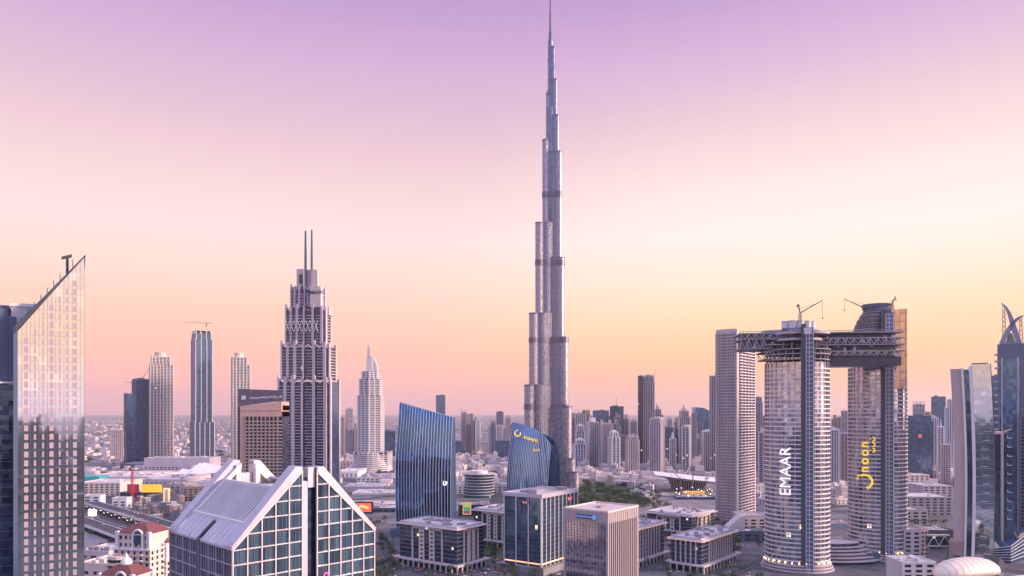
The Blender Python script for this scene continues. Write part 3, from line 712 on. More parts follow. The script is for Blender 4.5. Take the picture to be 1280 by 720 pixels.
def curved_blue():
    Y = 860; t = thing('curved_blue_tower', 'curved blue striped tower with yellow lettering near its slanted top', 'office tower', (X(664, Y), Y, 0))
    k = Y / F; zl, zr = Z(528, Y), Z(546, Y); N, M = 14, 24
    def fx(s, q):
        xl = (632 - 664 + 9.5 * q ** 2.2) * k; xr = (683 - 664 + 6 * q ** 2) * k; return xl + (xr - xl) * s
    def fy(s, q): return 9 * q * q - 6 * math.sin(math.pi * s) + 1
    def fz(s, q): return q * (zl - (16 * s ** 1.3 + 13 * s ** 6) * k)
    b = MB(); b.loft([[(fx(i / M, q / N), fy(i / M, q / N), fz(i / M, q / N)) for i in range(M + 1)] + [(fx(1, q / N), 14, fz(1, q / N) - .4), (fx(0, q / N) + 1, 14, fz(0, q / N) - .4)] for q in range(N + 1)])
    part('front_shell', b, G_VIVID, t)
    fins = MB()
    for i in range(M + 1):
        for q in range(N):
            a, c = q / N, (q + 1) / N; s = i / M; w = .24
            fins.loft([[(fx(s, v) - w, fy(s, v) - 1.0, fz(s, v)), (fx(s, v) + w, fy(s, v) - 1.0, fz(s, v)), (fx(s, v) + w, fy(s, v) + .3, fz(s, v)), (fx(s, v) - w, fy(s, v) + .3, fz(s, v))] for v in (a, c)], caps=(q == N - 1))
    part('fins', fins, MATS['blue_white_fin'], t)
    oc = MB(); prof = [(640, 529.5), (688, 547.5), (694, 553), (697.5, 564), (699.5, 580), (700.5, 610), (701, 657)]
    pr = [((p - 664) * k, Z(y, Y)) for p, y in prof]; pr = [((634 - 664) * k, 0)] + [(x, max(0, z)) for x, z in pr][::1]
    oc.extr(pr, 14.02, 34); part('rear_shell', oc, G_BLUE, t)
    rim = MB()
    for a, c in zip(pr[1:], pr[2:]):
        d = Vector((c[0] - a[0], c[1] - a[1])).normalized(); nn = Vector((d.y, -d.x)) * -1.4
        rim.extr([a, c, (c[0] + nn.x, c[1] + nn.y), (a[0] + nn.x, a[1] + nn.y)], 9, 34.3)
    part('edge_rim', rim, MATS['blue_metal'], t)
    yl = lamp_mat('yellow_sign_light', (.95, .62, .06, 1), .6)
    def place(me, s, q):
        for v in me.vertices:
            co = v.co.copy(); v.co = Vector((fx(s, q) + co.x, fy(.45, q) - 1.9 - co.z, fz(s, q) + co.y - co.x * .30))
        me.update(); return me
    part('lettering', place(text_mesh('lettering', 'noon', 7.0, yl, .25, .14, 1.2), .50, .885), yl, t)
    lg = MB()
    for q in range(14):
        a, b_ = R(150 + q * 17), R(167 + q * 17); r_ = 3.4
        lg.bar((r_ * math.cos(a), 0, r_ * math.sin(a)), (r_ * math.cos(b_), 0, r_ * math.sin(b_)), .6)
    for dx, dz in ((-3.0, 2.6), (-1.0, 3.8)): lg.bar((dx, 0, dz), (dx + 1.3, 0, dz + .4), .7)
    me = lg.mesh('logo', yl)
    for v in me.vertices: co = v.co.copy(); v.co = Vector((fx(.155, .90) + co.x, fy(.2, .90) - 2.4 + co.y, fz(.155, .90) + co.z))
    part('logo', me, yl, t)
    ar = MB()                                                # Arabic name below
    for cx in (0, 2.9, 5.8):
        for q in range(6): a, b_ = R(180 + q * 30), R(210 + q * 30); ar.bar((cx + 1.15 * math.cos(a), 0, 1.15 * math.sin(a)), (cx + 1.15 * math.cos(b_), 0, 1.15 * math.sin(b_)), .36)
        if cx != 2.9: ar.bar((cx - .3, 0, 1.3), (cx + .3, 0, 1.3), .4)
    me = ar.mesh('arabic_lettering', yl)
    for v in me.vertices: co = v.co.copy(); v.co = Vector((fx(.60, .80) + co.x, fy(.62, .80) - 2.2 + co.y, fz(.60, .80) + co.z - 1.5))
    part('arabic_lettering', me, yl, t)
curved_blue()

# ------------------------------------------------------------------ the two office boxes in the middle foreground
def hexmark(mb, pts, y):  # flat triangles standing on the wall
    for tri in pts: mb.extr(tri, y, y + .3)
def bank_box():
    Y0 = 594; h = Z(619.5, Y0); W, L = 38, 59
    t = thing('bank_office', 'dark glass office box with red and white hexagon marks at the top corners', 'office building', (X(677, Y0), Y0, 0), R(54.9))
    c = MB(); c.box(0, L, 0, W, 0, h - 2.2); part('glass_walls', c, G_TEAL, t)
    p = MB()
    for y in [0.3, W * .34, W * .67, W - .3]: p.box(-.7, .5, y - .35, y + .35, 0, h - 2)
    for x in [.4] + [L * q / 9 for q in range(1, 9)] + [L - .4]: p.box(x - .3, x + .3, -.7, .5, 0, h - 2.1)
    part('white_mullions', p, WHITE, t)
    s = MB(); P = [(0, 0), (L, 0), (L, W), (0, W)]; bands(s, P, 4, h - 5, 3.7, .35, .18); part('floor_lines', s, SLATE, t)
    th = MB(); piers(th, P, 6, h - 2.4, 2.4, .16, .22); part('thin_mullions', th, SLATE, t)
    r = MB(); r.prism(off(P, .9), h - 2.2, h - .3); rf = part('roof', r, ROOFL, t)
    q = MB()
    for a, b, c_, d, z in ((8, 22, 10, 20, 3.2), (26, 44, 12, 24, 1.6), (12, 18, 24, 30, 1.8), (46, 54, 8, 16, 2.4)): q.box(a, b, c_, d, h - .3, h + z)
    part('plant_boxes', q, GREY, rf)
    pp = MB()
    for a in ([(-1, -1), (L + 1, -1), (L + 1, 0), (-1, 0)], [(-1, 0), (0, 0), (0, W), (-1, W)], [(L, 0), (L + 1, 0), (L + 1, W), (L, W)], [(-1, W), (L + 1, W), (L + 1, W + 1), (-1, W + 1)]): pp.prism(a, h - 2.3, h + .8)
    part('parapet', pp, LILAC, rf)
    red, wh = solid('sign_red', (.62, .02, .03, 1), var=.05), solid('sign_white', (.8, .78, .78, 1), var=.03)
    for side in (0, 1):
        a = 3.0
        wq, rq = MB(), MB()
        if side == 0: cx, cz = 6.5, h - 6.4
        wq.extr([(-a, -a * .72), (a, -a * .72), (a, a * .72), (-a, a * .72)], 0, .25)
        for tri in ([(-a, -a * .72), (-a, a * .72), (-2 * a * .95, 0)], [(a, -a * .72), (a * 1.9, 0), (a, a * .72)], [(-a, a * .72), (0, 0), (a, a * .72)], [(-a, -a * .72), (a, -a * .72), (0, 0)]): rq.extr(tri, -.06, .3)
        for nm, mbx, mt in (('sign_ground', wq, wh), ('sign_hexagon', rq, red)):
            me = mbx.mesh(nm, mt)
            if side == 0: warp(me, lambda v: Vector((44 + v.x * .8, -1.0 + v.y, h - 6.6 + v.z * .8)))
            else: warp(me, lambda v: Vector((-1.0 + v.y, W * .42 - v.x * .7, h - 6.6 + v.z * .7)))
            part(nm, me, mt, t)
    g = MB(); g.box(-.5, .2, 1, W - 1, 7.6, 8.6); g.box(1, L - 1, -.5, .2, 7.6, 8.6); part('lobby_light', g, lamp_mat('warm_strip', (1, .55, .3, 1), .9), t)
    pd = MB(); pd.prism(off(P, 5), 0, 5.5); part('podium', pd, PAVE, t)
bank_box()
def stone_box():
    Y0 = 480; h = Z(641, Y0); W, L = 35.3, 42
    t = thing('stone_framed_office', 'rose stone office box with blue name band and close vertical ribs', 'office building', (X(760, Y0), Y0, 0), R(51.7))
    c = MB(); c.box(.4, L - .4, .4, W - .4, 0, h - 7.6)
    part('glass_walls', c, glass('mauve_office_glass', (.30, .31, .40, 1), (.22, .23, .31, 1), (2.4, 1.8), .08, .85, .003, .001), t)
    st = solid('office_rose_stone', (.42, .34, .35, 1), var=.1)
    b = MB(); b.box(0, L, 0, W, h - 7.4, h); b.box(-.1, 1.4, -.1, 1.4, 0, h - 7.4); b.box(L - 1.3, L + .1, -.1, 1.4, 0, h - 7.4); b.box(-.1, 1.4, W - 1.3, W + .1, 0, h - 7.4)
    part('stone_frame', b, st, t)
    rb = MB(); n = 16
    for i in range(1, n): x = L * i / n; rb.box(x - .35, x + .35, -.35, 1, 0, h - .5)
    part('ribs', rb, solid('rib_stone', (.52, .41, .41, 1), var=.08), t)
    ln = MB(); z = 3
    while z < h - 8: ln.box(.2, .6, 1.4, W - 1.3, z - .15, z); z += 1.9
    y = 3
    while y < W - 2: ln.box(.15, .6, y - .08, y + .08, 0, h - 7.5); y += 2.4
    part('mullions', ln, SLATE, t)
    r = MB(); r.box(.9, L - .9, .9, W - .9, h, h + .15); rf = part('roof', r, solid('pink_roof', (.55, .42, .42, 1), var=.18, scale=.2, streak=False), t)
    pp = MB()
    for a in ((-.2, L + .2, -.2, .8), (-.2, L + .2, W - .8, W + .2), (-.2, .8, .8, W - .8), (L - .8, L + .2, .8, W - .8)): pp.box(a[0], a[1], a[2], a[3], h - .2, h + 1)
    part('parapet', pp, CREAM, rf)
    q = MB(); q.box(17, 24, 16, 20, h + .15, h + 1.2); part('roof_hatch', q, BROWN, rf)
    for i in range(7):
        s = MB(); s.box(-.28, .3, 3 + i * 4.8, 4.2 + i * 4.8, h - .9, h - .1); part('parapet_light', s, LILAC, rf)
    sb = MB(); sb.box(-.5, .1, 9.5, 25.5, h - 5.6, h - 2.6); s = part('sign_band', sb, solid('sign_blue', (.03, .12, .32, 1), var=.1), t)
    tm = text_mesh('sign_lettering', 'Standard Chartered', 1.7, WHITE, .1, .03); warp(tm, lambda v: Vector((-.6 - v.z, 18.3 - v.x, h - 4.1 + v.y))); part('sign_lettering', tm, MATS['sign_white'], s)
    lg = MB(); lg.lathe(0, 0, [(1.6, -.2), (1.6, .2)], 14); me = lg.mesh('sign_logo', lamp_mat('logo_blue', (.1, .45, .75, 1), .3)); warp(me, lambda v: Vector((-.7 - v.z, 10.4 - v.x, h - 4.1 + v.y))); part('sign_logo', me, MATS['logo_blue'], s)
    wl = MB()
    for q in range(9):
        a = q * .7; wl.bar((26.5 + .9 * math.sin(a), -.55, h - 6 + q * .5), (26.5 + .9 * math.sin(a + .7), -.55, h - 5.5 + q * .5), .32)
    part('white_logo', wl, MATS['sign_white'], t)
stone_box()

def office_block(label, pxc, Y0, h, W, L, ang, name='office_block', fl=3.6, bays=True):
    """low office block of the square: dark floors, rose stone bays, colonnade, oversailing roof"""
    t = thing(name, label, 'office building', (X(pxc, Y0), Y0, 0), R(ang))
    P = [(0, 0), (L, 0), (L, W), (0, W)]
    c = MB(); c.prism(P, 0, h - 1.2); part('glass_walls', c, G_NAVY, t)
    s = MB(); bands(s, P, 7.5, h - 3, fl, .3, .2); part('floor_lines', s, GREY, t)
    st = MB()
    def face(n, put):                                        # stone bay in the middle of a face of length n
        if bays:
            for q in (.24, .38, .45, .56, .63, .76): put(n * q - .6, n * q + .6, 7, h - 1.3)
            z = 9
            while z < h - 4: put(n * .38 + .61, n * .45 - .61, z, z + 1.6); put(n * .56 + .61, n * .63 - .61, z, z + 1.6); z += 3.6
            put(n * .24 - .6, n * .76 + .6, h - 3.4, h - 1.25); return
        k = max(5, int(n / 4.6))
        for i in range(k + 1):
            q = i / k
            if .14 < q < .9: put(n * q - .5, n * q + .5, 7, h - 1.3)
    face(L, lambda a, b, z0, z1: st.box(a, b, -1.0, .3, z0, z1)); part('stone_bay', st, CREAM if bays else ROSE, t); st = MB(); face(W, lambda a, b, z0, z1: st.box(-1.05, .3, a, b, z0, z1))
    part('stone_bay', st, CREAM if bays else ROSE, t)
    co = MB(); Q = off(P, 4.5); co.prism(off(P, 5), 5.4, 6.6); piers(co, Q, 0, 5.4, 6.5, 1.1, .3, inner=.8)
    part('colonnade', co, ROSE, t)
    pd = MB(); pd.prism(off(P, .5), 0, 5.39); part('ground_floor', pd, G_DARK, t)
    r = MB(); r.prism(off(P, 3), h - 1.2, h - .5); rf = part('roof', r, ROSE, t)
    rm = MB(); rm.prism(off(P, .3), h - .5, h + .1); rm.prism([(L * .2, W * .2), (L * .8, W * .2), (L * .8, W * .8), (L * .2, W * .8)], h + .1, h + .5); part('roof_deck', rm, ROOFL, rf)
    rp = MB()
    for a in ((0, L, 0, .5), (0, L, W - .5, W), (0, .5, .5, W - .5), (L - .5, L, .5, W - .5)): rp.box(a[0], a[1], a[2], a[3], h + .1, h + 1.3)
    part('parapet', rp, LILAC, rf)
    rn = random.Random(int(pxc * 7)); pl = MB()
    for i in range(18):
        a, b = rn.uniform(.1, .8) * L, rn.uniform(.1, .8) * W; pl.box(a, a + rn.uniform(1.5, 5), b, b + rn.uniform(1.5, 5), h + .4, h + rn.uniform(1.2, 2.8))
    part('roof_plant', pl, GREY, rf)
    return t
A_ = office_block('square dark glass office block with rose bays and colonnade in front of slanted blue tower', 571, 600, Z(661, 600), 66, 36, 54)
lm = MB(); lm.lathe(0, 0, [(1.3, -.2), (1.3, .2)], 12); me = lm.mesh('wall_logo', lamp_mat('logo_cyan', (.5, .8, 1, 1), .5)); warp(me, lambda v: Vector((-1.3 - v.z, 33 - v.x, Z(661, 600) - 2.4 + v.y))); part('wall_logo', me, MATS['logo_cyan'], A_)
office_block('office block with stepped rose window strip just left of the red marked glass box', 640, 705, Z(641, 705), 48, 40, 54)
office_block('office block with lit eaves and tall rose piers beside the curved grid tower', 876.5, 600, Z(675, 600), 27.6, 70, 50, bays=False)
office_block('narrow office block just right of the rose stone box', 792, 618, Z(661, 618), 26, 54, 50, bays=False)
office_block('low office block with terraced roof behind the two lit office blocks', 864, 765, Z(645, 765), 53, 58, 50)
for (pxc, Y0, h, W, L, ang) in ((876.5, 600, Z(675, 600), 27.6, 70, 50), (792, 618, Z(661, 618), 26, 54, 50)):
    e = MB(); P = off([(0, 0), (L, 0), (L, W), (0, W)], 2.6)
    e.prism([P[0], P[1], (P[1][0], P[1][1] + .3), (P[0][0] + .3, P[0][1] + .3)], h - 1.6, h - 1.22); e.prism([P[3], P[0], (P[0][0] + .3, P[0][1] + .3), (P[3][0] + .3, P[3][1])], h - 1.6, h - 1.22)
    own = [o for o in bpy.data.objects if o.get('category') == 'office building' and abs(o.location.x - X(pxc, Y0)) < .01 and abs(o.location.y - Y0) < .01][0]
    part('eaves_light', e, MATS['warm_strip'], own)

# ------------------------------------------------------------------ curved grid tower (left of the twin drums)
def grid_tower():
    Y0 = 850; W, L = 25.5, 53; h = Z(416, Y0)
    t = thing('curved_grid_tower', 'slim rose tower with square window grid and gently arched top beside the twin drums', 'skyscraper', (X(921, Y0), Y0, 0), R(50))
    arc = [(-2.6 * math.sin(math.pi * i / 8), W * i / 8) for i in range(9)]       # bowed left face
    P = [(0, 0), (L, 0), (L, W)] + [a for a in reversed(arc)][:-1]
    def top(p): return h + (3 + 2.5 * math.sin(math.pi * min(1, max(0, p[1] / W))) if p[0] < 4 else 0)
    c = MB(); c.prism(P, 0, [top(p) - 3 for p in P]); part('facade', c, G_RESI, t)
    g = MB(); z = 3.5
    pl = [(a[0] - .7, a[1]) for a in arc] + [(a[0] + .5, a[1]) for a in reversed(arc)]; pl = pl[::-1]
    while z < h - 1: g.prism(pl, z - 1.0, z); z += 3.5
    g.prism(pl, h - .9, [h + 5] * len(pl))
    for i in range(14):
        y = W * i / 13; x = -2.6 * math.sin(math.pi * y / W); g.box(x - .95, x + .4, y - .33, y + .33, 0, h + 1.5)
    g.box(-1.6, 3.2, -.9, .9, 0, h + 4); g.box(-1.2, 2, W - .8, W + .8, 0, h + 1)
    part('window_grid', g, ROSE, t)
    b = MB(); z = 3.5
    while z < h - 6:
        for q0, q1 in ((.1, .24), (.27, .43), (.47, .62), (.66, .80), (.84, .97)): b.box(L * q0, L * q1, -1.7, 1, z - 1.15, z)
        z += 3.5
    part('balconies', b, PALE, t)
    p = MB()
    for q in (.25, .45, .64, .82): p.box(L * q - .5, L * q + .5, -1.4, 1, 0, h - 2)
    p.box(L - 1.5, L + .3, -1.9, 1, 0, h + .5); p.box(3.2, L * .09, -.6, 1, 0, h + 2); part('piers', p, ROSE, t)
    r = MB(); r.box(2, L, 0, W, h - 3, h + .3); part('roof', r, MID, t)
    n = MB(); n.box(L - 1.2, L - .6, -2.2, -1.9, 8, 74); part('edge_light', n, lamp_mat('pink_tube', (1, .45, .6, 1), 1.0), t)
grid_tower()

# ------------------------------------------------------------------ twin drums and the bridge under construction
def drum(name, label, pxc, half, Y, b_, ztop, ztop_core, shaft, letters):
    ph = math.atan((pxc - 640) / F)
    t = thing(name, label, 'skyscraper', (X(pxc, Y + b_), Y + b_, 0), -ph); a_ = half * (Y + b_) / F * math.cos(ph)
    P = ell(a_, b_, 48); core = MB(); core.prism(P, 0, ztop); part('facade', core, G_SKY, t)
    s = MB(); bands(s, P, 6, ztop - 1, 3.75, .95, .9); part('balconies', s, WHITE, t)
    m = MB(); piers(m, ell(a_, b_, 30, ph=.05), 6, ztop, 99, .3, .5, corners=True); part('mullions', m, MID, t)
    # service shaft on the front
    sx0, sx1 = [(q - pxc) * (Y + b_ * .2) / F * math.cos(ph) for q in shaft]
    yf = lambda x: -b_ * math.sqrt(max(0, 1 - (x / a_) ** 2))
    ymin = yf((sx0 + sx1) / 2) - 2.5
    k = MB(); k.box(sx0, sx0 + (sx1 - sx0) * .36, ymin, 0, 0, ztop_core); part('dark_shaft', k, DARK, t)
    k = MB(); k.box(sx0 + (sx1 - sx0) * .37, sx1, ymin + .5, 0, 0, ztop_core - 3); part('lift_core', k, SLATE, t)
    k = MB(); xm = (sx0 + sx1) / 2; w = (sx1 - sx0)
    for q in (.37, .62, .95): k.box(sx0 + w * q, sx0 + w * q + .5, ymin + .1, ymin + 1, 0, ztop_core - 4)
    z = 4
    while z < ztop_core - 4: k.box(sx0 + w * .37, sx1, ymin + .25, ymin + 1, z - .5, z); z += 3.75
    part('core_frame', k, PALE, t)
    for nm, me, mt in letters:
        for v in me.vertices:
            c = v.co.copy()                                  # c.x across, c.y up, c.z out
            v.co = Vector((c.x, yf(c.x) - 1.15 - c.z, c.y))
        me.update(); part(nm, me, mt, t)
    bp = MB()
    for q in range(3): bp.prism(ell(a_ + 2 + q, b_ + 2 + q, 40), 5 - q * 2.4, 6.2 - q * 2.4)
    part('base_canopy', bp, ROSE, t)
    # lit shopfronts at the foot
    lt = MB()
    for q in range(14):
        an = R(190 + q * 12); lt.box(math.cos(an) * (a_ + 1.3) - .5, math.cos(an) * (a_ + 1.3) + .5, math.sin(an) * (b_ + 1.3) - .5, math.sin(an) * (b_ + 1.3) + .5, 7, 8.2)
    part('lobby_lights', lt, lamp_mat('warm_lamp', (1, .72, .42, 1), 2.5), t)
    return t, a_, yf
wl_ = lamp_mat('white_sign_light', (.92, .88, .86, 1), .62)
Y1 = 600
def letters_one():
    me = text_mesh('lettering', 'EMAAR', 12.6, wl_, .15, 0.0, 1.02)
    k = Y1 / F * .93; cx, cz = (982 - 996) * k, Z(590, Y1)
    warp(me, lambda v: Vector((cx - v.y, cz + v.x, v.z))); return [('lettering', me, wl_)]
zt1 = Z(452, Y1)
d1, a1, yf1 = drum('drum_tower', 'oval balcony tower with white vertical lettering and dark lift shaft', 996, 40, Y1, 21, zt1, Z(405, Y1), (1001.5, 1017), letters_one())
Y2 = 645; zt2 = Z(458, Y2)
def letters_two():
    yl = MATS['yellow_sign_light']; k = Y2 / F * .89; cx = (1080 - 1096.5) * k; out = []
    me = text_mesh('lettering', 'noon', 11, yl, .15, .22, 1.3); warp(me, lambda v: Vector((cx - v.y, Z(572, Y2) + v.x, v.z))); out.append(('lettering', me, yl))
    mb = MB(); cz = Z(603, Y2)
    for q in range(13):
        a, b = R(-75 + q * 15), R(-60 + q * 15); mb.bar((cx + .5 + 6 * math.cos(a), cz + 6 * math.sin(a), 0), (cx + .5 + 6 * math.cos(b), cz + 6 * math.sin(b), 0), .9)
    for dx, dz in ((-4.5, 4.2), (-5.4, 1.4)): mb.bar((cx + dx, cz + dz, 0), (cx + dx - .4, cz + dz + 1.4, 0), .8)
    out.append(('logo', mb.mesh('logo', yl), yl))
    mb = MB(); cx2 = cx + 6.8; cz = Z(563, Y2)
    for cc in (0, 5, 10):
        for q in range(6): a, b = R(270 + q * 30), R(300 + q * 30); mb.bar((cx2 + 1.8 * math.cos(a), cz + cc + 1.8 * math.sin(a), 0), (cx2 + 1.8 * math.cos(b), cz + cc + 1.8 * math.sin(b), 0), .5)
        if cc != 5: mb.bar((cx2 - 2.2, cz + cc - .3, 0), (cx2 - 2.2, cz + cc + .3, 0), .5)
    out.append(('arabic_lettering', mb.mesh('arabic_lettering', yl), yl)); return out
d2, a2, yf2 = drum('drum_tower', 'oval balcony tower with yellow vertical lettering and domed unfinished top', 1096.5, 36.5, Y2, 22, zt2, Z(387, Y2), (1101, 1117), letters_two())
# unfinished top of the first drum
CP1, CP2 = math.cos(math.atan(356 / F)), math.cos(math.atan(456.5 / F))
def k1(p): return (p - 996) * (Y1 + 21) / F * CP1
def k2(p): return (p - 1096.5) * (Y2 + 22) / F * CP2
m = MB()
for i, (z, gx) in enumerate(((449, .4), (442, .9), (436, 1.2))): m.prism(ell(a1 + gx, 21 + gx, 40), Z(z, Y1), Z(z, Y1) + .6)
m.prism(ell(k1(1034) , 19, 36, k1(999)), Z(416, Y1), Z(412.5, Y1)); m.prism(ell(20, 17, 36, k1(996)), Z(424, Y1), Z(421, Y1)); m.prism(ell(17, 14, 36, k1(1000)), Z(411, Y1), Z(409.5, Y1))
m.prism(ell(10, 9, 30, k1(966)), Z(412, Y1), Z(409, Y1))
part('top_slabs', m, MID, d1)
m = MB()
for i in range(26):
    an = 2 * math.pi * i / 26; x, y = (a1 - 1) * math.cos(an), 20 * math.sin(an); m.bar((x, y, zt1 - 1), (x, y, Z(436, Y1)), .5)
for i in range(14):
    an = 2 * math.pi * i / 14; x, y = 17 * math.cos(an), 14 * math.sin(an); m.bar((x, y, Z(436, Y1)), (x, y, Z(410, Y1)), .5)
part('top_columns', m, GREY, d1)
m = MB(); m.box(k1(977), k1(1008), -12, 12, Z(424, Y1), Z(408, Y1)); part('plant_storey', m, SLATE, d1)
m = MB()
for x, y, r_ in ((982, -6, 3.2), (991, -8, 3.4), (1000, -7, 3.3), (1009, -3, 2.8), (1015, 2, 2.6), (987, 4, 3), (1003, 5, 3)): m.lathe(k1(x), y, [(r_, Z(409, Y1)), (r_, Z(401, Y1) + (x % 3)), (r_ * 1.1, Z(400.4, Y1) + (x % 3)), (r_ * 1.1, Z(399.6, Y1) + (x % 3))], 12)
part('concrete_silos', m, PALE, d1)
m = MB(); m.box(k1(1004.5), k1(1014), yf1(6) - 2.6, -12, Z(418, Y1), Z(410, Y1)); part('shaft_cap', m, PALE, d1)
# domed top of the second drum
m = MB(); sl = MB()
zs = [437, 430, 423, 416, 409, 402, 396, 391, 387]; xl = [1059, 1060.5, 1062, 1063.8, 1066, 1069, 1072.5, 1076, 1080]
for i, (z, x) in enumerate(zip(zs, xl)):
    xr = 1116; cx, hw_ = k2((x + xr) / 2), (xr - x) / 2 * (Y2 + 22) / F * CP2
    if i + 1 < len(zs): m.prism(ell(hw_ - 1.4, 20 - i, 32, cx), Z(z, Y2), Z(zs[i + 1], Y2))
    sl.prism(ell(hw_, 21.5 - i, 32, cx), Z(z, Y2) - .4, Z(z, Y2) + .3); sl.prism(ell(hw_ - .6, 21 - i, 32, cx), Z(z - 3.4, Y2) - .2, Z(z - 3.4, Y2) + .15)
    for q in range(22):
        an = R(180 + q * 8.2); c_, s_ = math.cos(an), math.sin(an); sl.bar((cx + (hw_ - .3) * c_, (21 - i) * s_, Z(z, Y2)), (cx + (hw_ - 1.6) * c_, (20 - i) * s_, Z(z - 6.6, Y2)), .22, n=4)
part('dome_floors', m, G_DARK, d2); part('dome_slabs', sl, GREY, d2)
m = MB(); m.lathe(k2(1096), 0, [(10, Z(387, Y2)), (12.5, Z(381, Y2)), (13, Z(376.5, Y2)), (9, Z(376, Y2))], 18); part('dome_cap', m, SLATE, d2)
m = MB(); m.box(k2(1114), k2(1132.5), -18, 12, zt2 - 20, Z(387, Y2)); go = part('glass_wing', m, glass('sunset_mirror', (.62, .46, .36, 1), (.50, .36, .29, 1), (3.2, 3.75), .08, .9, .02), d2)
m = MB(); z = zt2 - 20
while z < Z(388, Y2): m.box(k2(1114) - .1, k2(1132.5) + .15, -18.25, 12.2, z - .25, z); z += 3.75 * 2
for x in (1117, 1124, 1130.5): m.box(k2(x) - .18, k2(x) + .18, -18.3, 0, zt2 - 20, Z(387, Y2) + .5)
part('glass_wing_frame', m, BROWN, go)
m = MB(); m.box(k2(1114), k2(1120), -15.5, -13, zt2 + 8, Z(420, Y2)); m.box(k2(1121), k2(1129), -15, -13, Z(460, Y2), Z(448, Y2)); part('hoist_cage', m, DARK, d2)
m = MB(); m.box(k2(1104), k2(1113.5), -19, 6, zt2, Z(386, Y2)); part('core_head', m, SLATE, d2)
# bridge
def bridge():
    Yb = 620; t = thing('sky_bridge', 'unfinished steel sky bridge with truss floors spanning the two oval towers', 'bridge', (X(1016, Yb), Yb + 6, 0), R(-7))
    p = lambda q: (q - 1016) * Yb / F
    zz = lambda y: Z(y, Yb)
    for x0, x1, y in ((926, 1120, 417), (926, 1120, 424), (926, 962, 436), (1016, 1122, 432), (1016, 1122, 440), (955, 1018, 431), (955, 1018, 440), (957, 1018, 449)): s = MB(); s.box(p(x0), p(x1), -14, 16, zz(y) - .6, zz(y) + .4); part('floor_slab', s, GREY, t)
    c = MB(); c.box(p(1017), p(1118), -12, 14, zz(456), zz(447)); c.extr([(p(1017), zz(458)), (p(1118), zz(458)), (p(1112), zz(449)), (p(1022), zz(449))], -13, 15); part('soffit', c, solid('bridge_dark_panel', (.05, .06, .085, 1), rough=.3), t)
    for x0, x1, ya, yb in ((928, 1000, 424, 418), (1016, 1118, 446, 441), (958, 1016, 449, 441), (928, 960, 436, 425), (1016, 1118, 431, 425)):
        n = max(3, int((x1 - x0) / 4.5)); tr = MB()
        for i in range(n):
            a, b = p(x0 + (x1 - x0) * i / n), p(x0 + (x1 - x0) * (i + 1) / n)
            for yy in (-14.2, 16): tr.bar((a, yy, zz(ya)), (b, yy, zz(yb)) if i % 2 else (a, yy, zz(yb)), .28); tr.bar((a, yy, zz(yb)) if i % 2 == 0 else (b, yy, zz(ya)), (b, yy, zz(ya)) if i % 2 == 0 else (a, yy, zz(yb)), .28)
        part('truss', tr, MID, t)
    rn = random.Random(5)
    for i in range(60):
        ik = MB(); x = p(rn.uniform(932, 1112)); y = rn.choice((424, 431, 436, 440, 447) if x > p(960) else (424, 436)); w = rn.uniform(.8, 3.5); ik.box(x, x + w, -13 + rn.uniform(0, 4), -8, zz(y) + .6, zz(y) + rn.uniform(1.5, 3.6)); part('material_stack', ik, BROWN if i % 3 else PALE, t)
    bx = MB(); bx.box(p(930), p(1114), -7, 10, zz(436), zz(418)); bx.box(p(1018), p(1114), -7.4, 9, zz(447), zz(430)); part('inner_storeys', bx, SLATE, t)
    ra = MB(); ra.box(p(926), p(1118), -14.1, -13.8, zz(415), zz(414.4))
    for x in range(927, 1118, 3): ra.bar((p(x), -14, zz(417)), (p(x), -14, zz(414.4)), .1)
    part('guard_rail', ra, GREY, t)
bridge()
def crane(label, base, mast, jib_to, back, rot_hang=None):
    t = thing('tower_crane', label, 'crane', base); b = Vector(base)
    m = MB(); r = .45
    for sx, sy in ((-1, -1), (1, -1), (1, 1), (-1, 1)): m.bar((sx * .9, sy * .9, 0), (sx * .9, sy * .9, mast), .22)
    z = 0; k = 0
    while z < mast - 2: m.bar((-.9, -.9, z), (.9, -.9, z + 2), .13); m.bar((-.9, .9, z), (.9, .9, z + 2), .13); m.bar((.9, -.9, z), (.9, .9, z + 2), .13); z += 2
    part('mast', m, CRANE, t)
    j = MB(); j.bar((0, 0, mast), jib_to, .55, .35); up = Vector((0, 0, mast + 4)); j.bar((0, 0, mast), up, .35); j.bar(up, Vector(jib_to) * .75 + Vector((0, 0, mast * .25)), .14)
    part('jib', j, CRANE, t)
    c = MB(); c.bar((0, 0, mast), back, .5); bv = Vector(back); c.box(bv.x - 1, bv.x + 1, bv.y - .8, bv.y + .8, bv.z - 1.6, bv.z + .4); c.bar(up, back, .14); part('counter_jib', c, CRANE, t)
    cb = MB(); jt = Vector(jib_to); h = rot_hang or 10; cb.bar(jt, jt - Vector((0, 0, h)), .12); cb.box(jt.x - .5, jt.x + .5, jt.y - .5, jt.y + .5, jt.z - h - 1, jt.z - h); part('hook_cable', cb, CRANE, t)
    return t
crane('luffing crane on top of the white lettered oval tower', (X(1004, 615), 622, Z(409, 615)), 13, (19.5, 0, 24), (-1.6, 0, 20), 15)
crane('luffing crane left of the dome on the yellow lettered oval tower', (X(1084, 662), 664, Z(391, 662)), 4, (-20, 0, 13), (3, 0, 5), 10)
crane('short crane on the roof edge right of the dome', (X(1117, 652), 654, Z(387, 652)), 5, (3, 0, 13), (-2, 0, 5.5), 3)

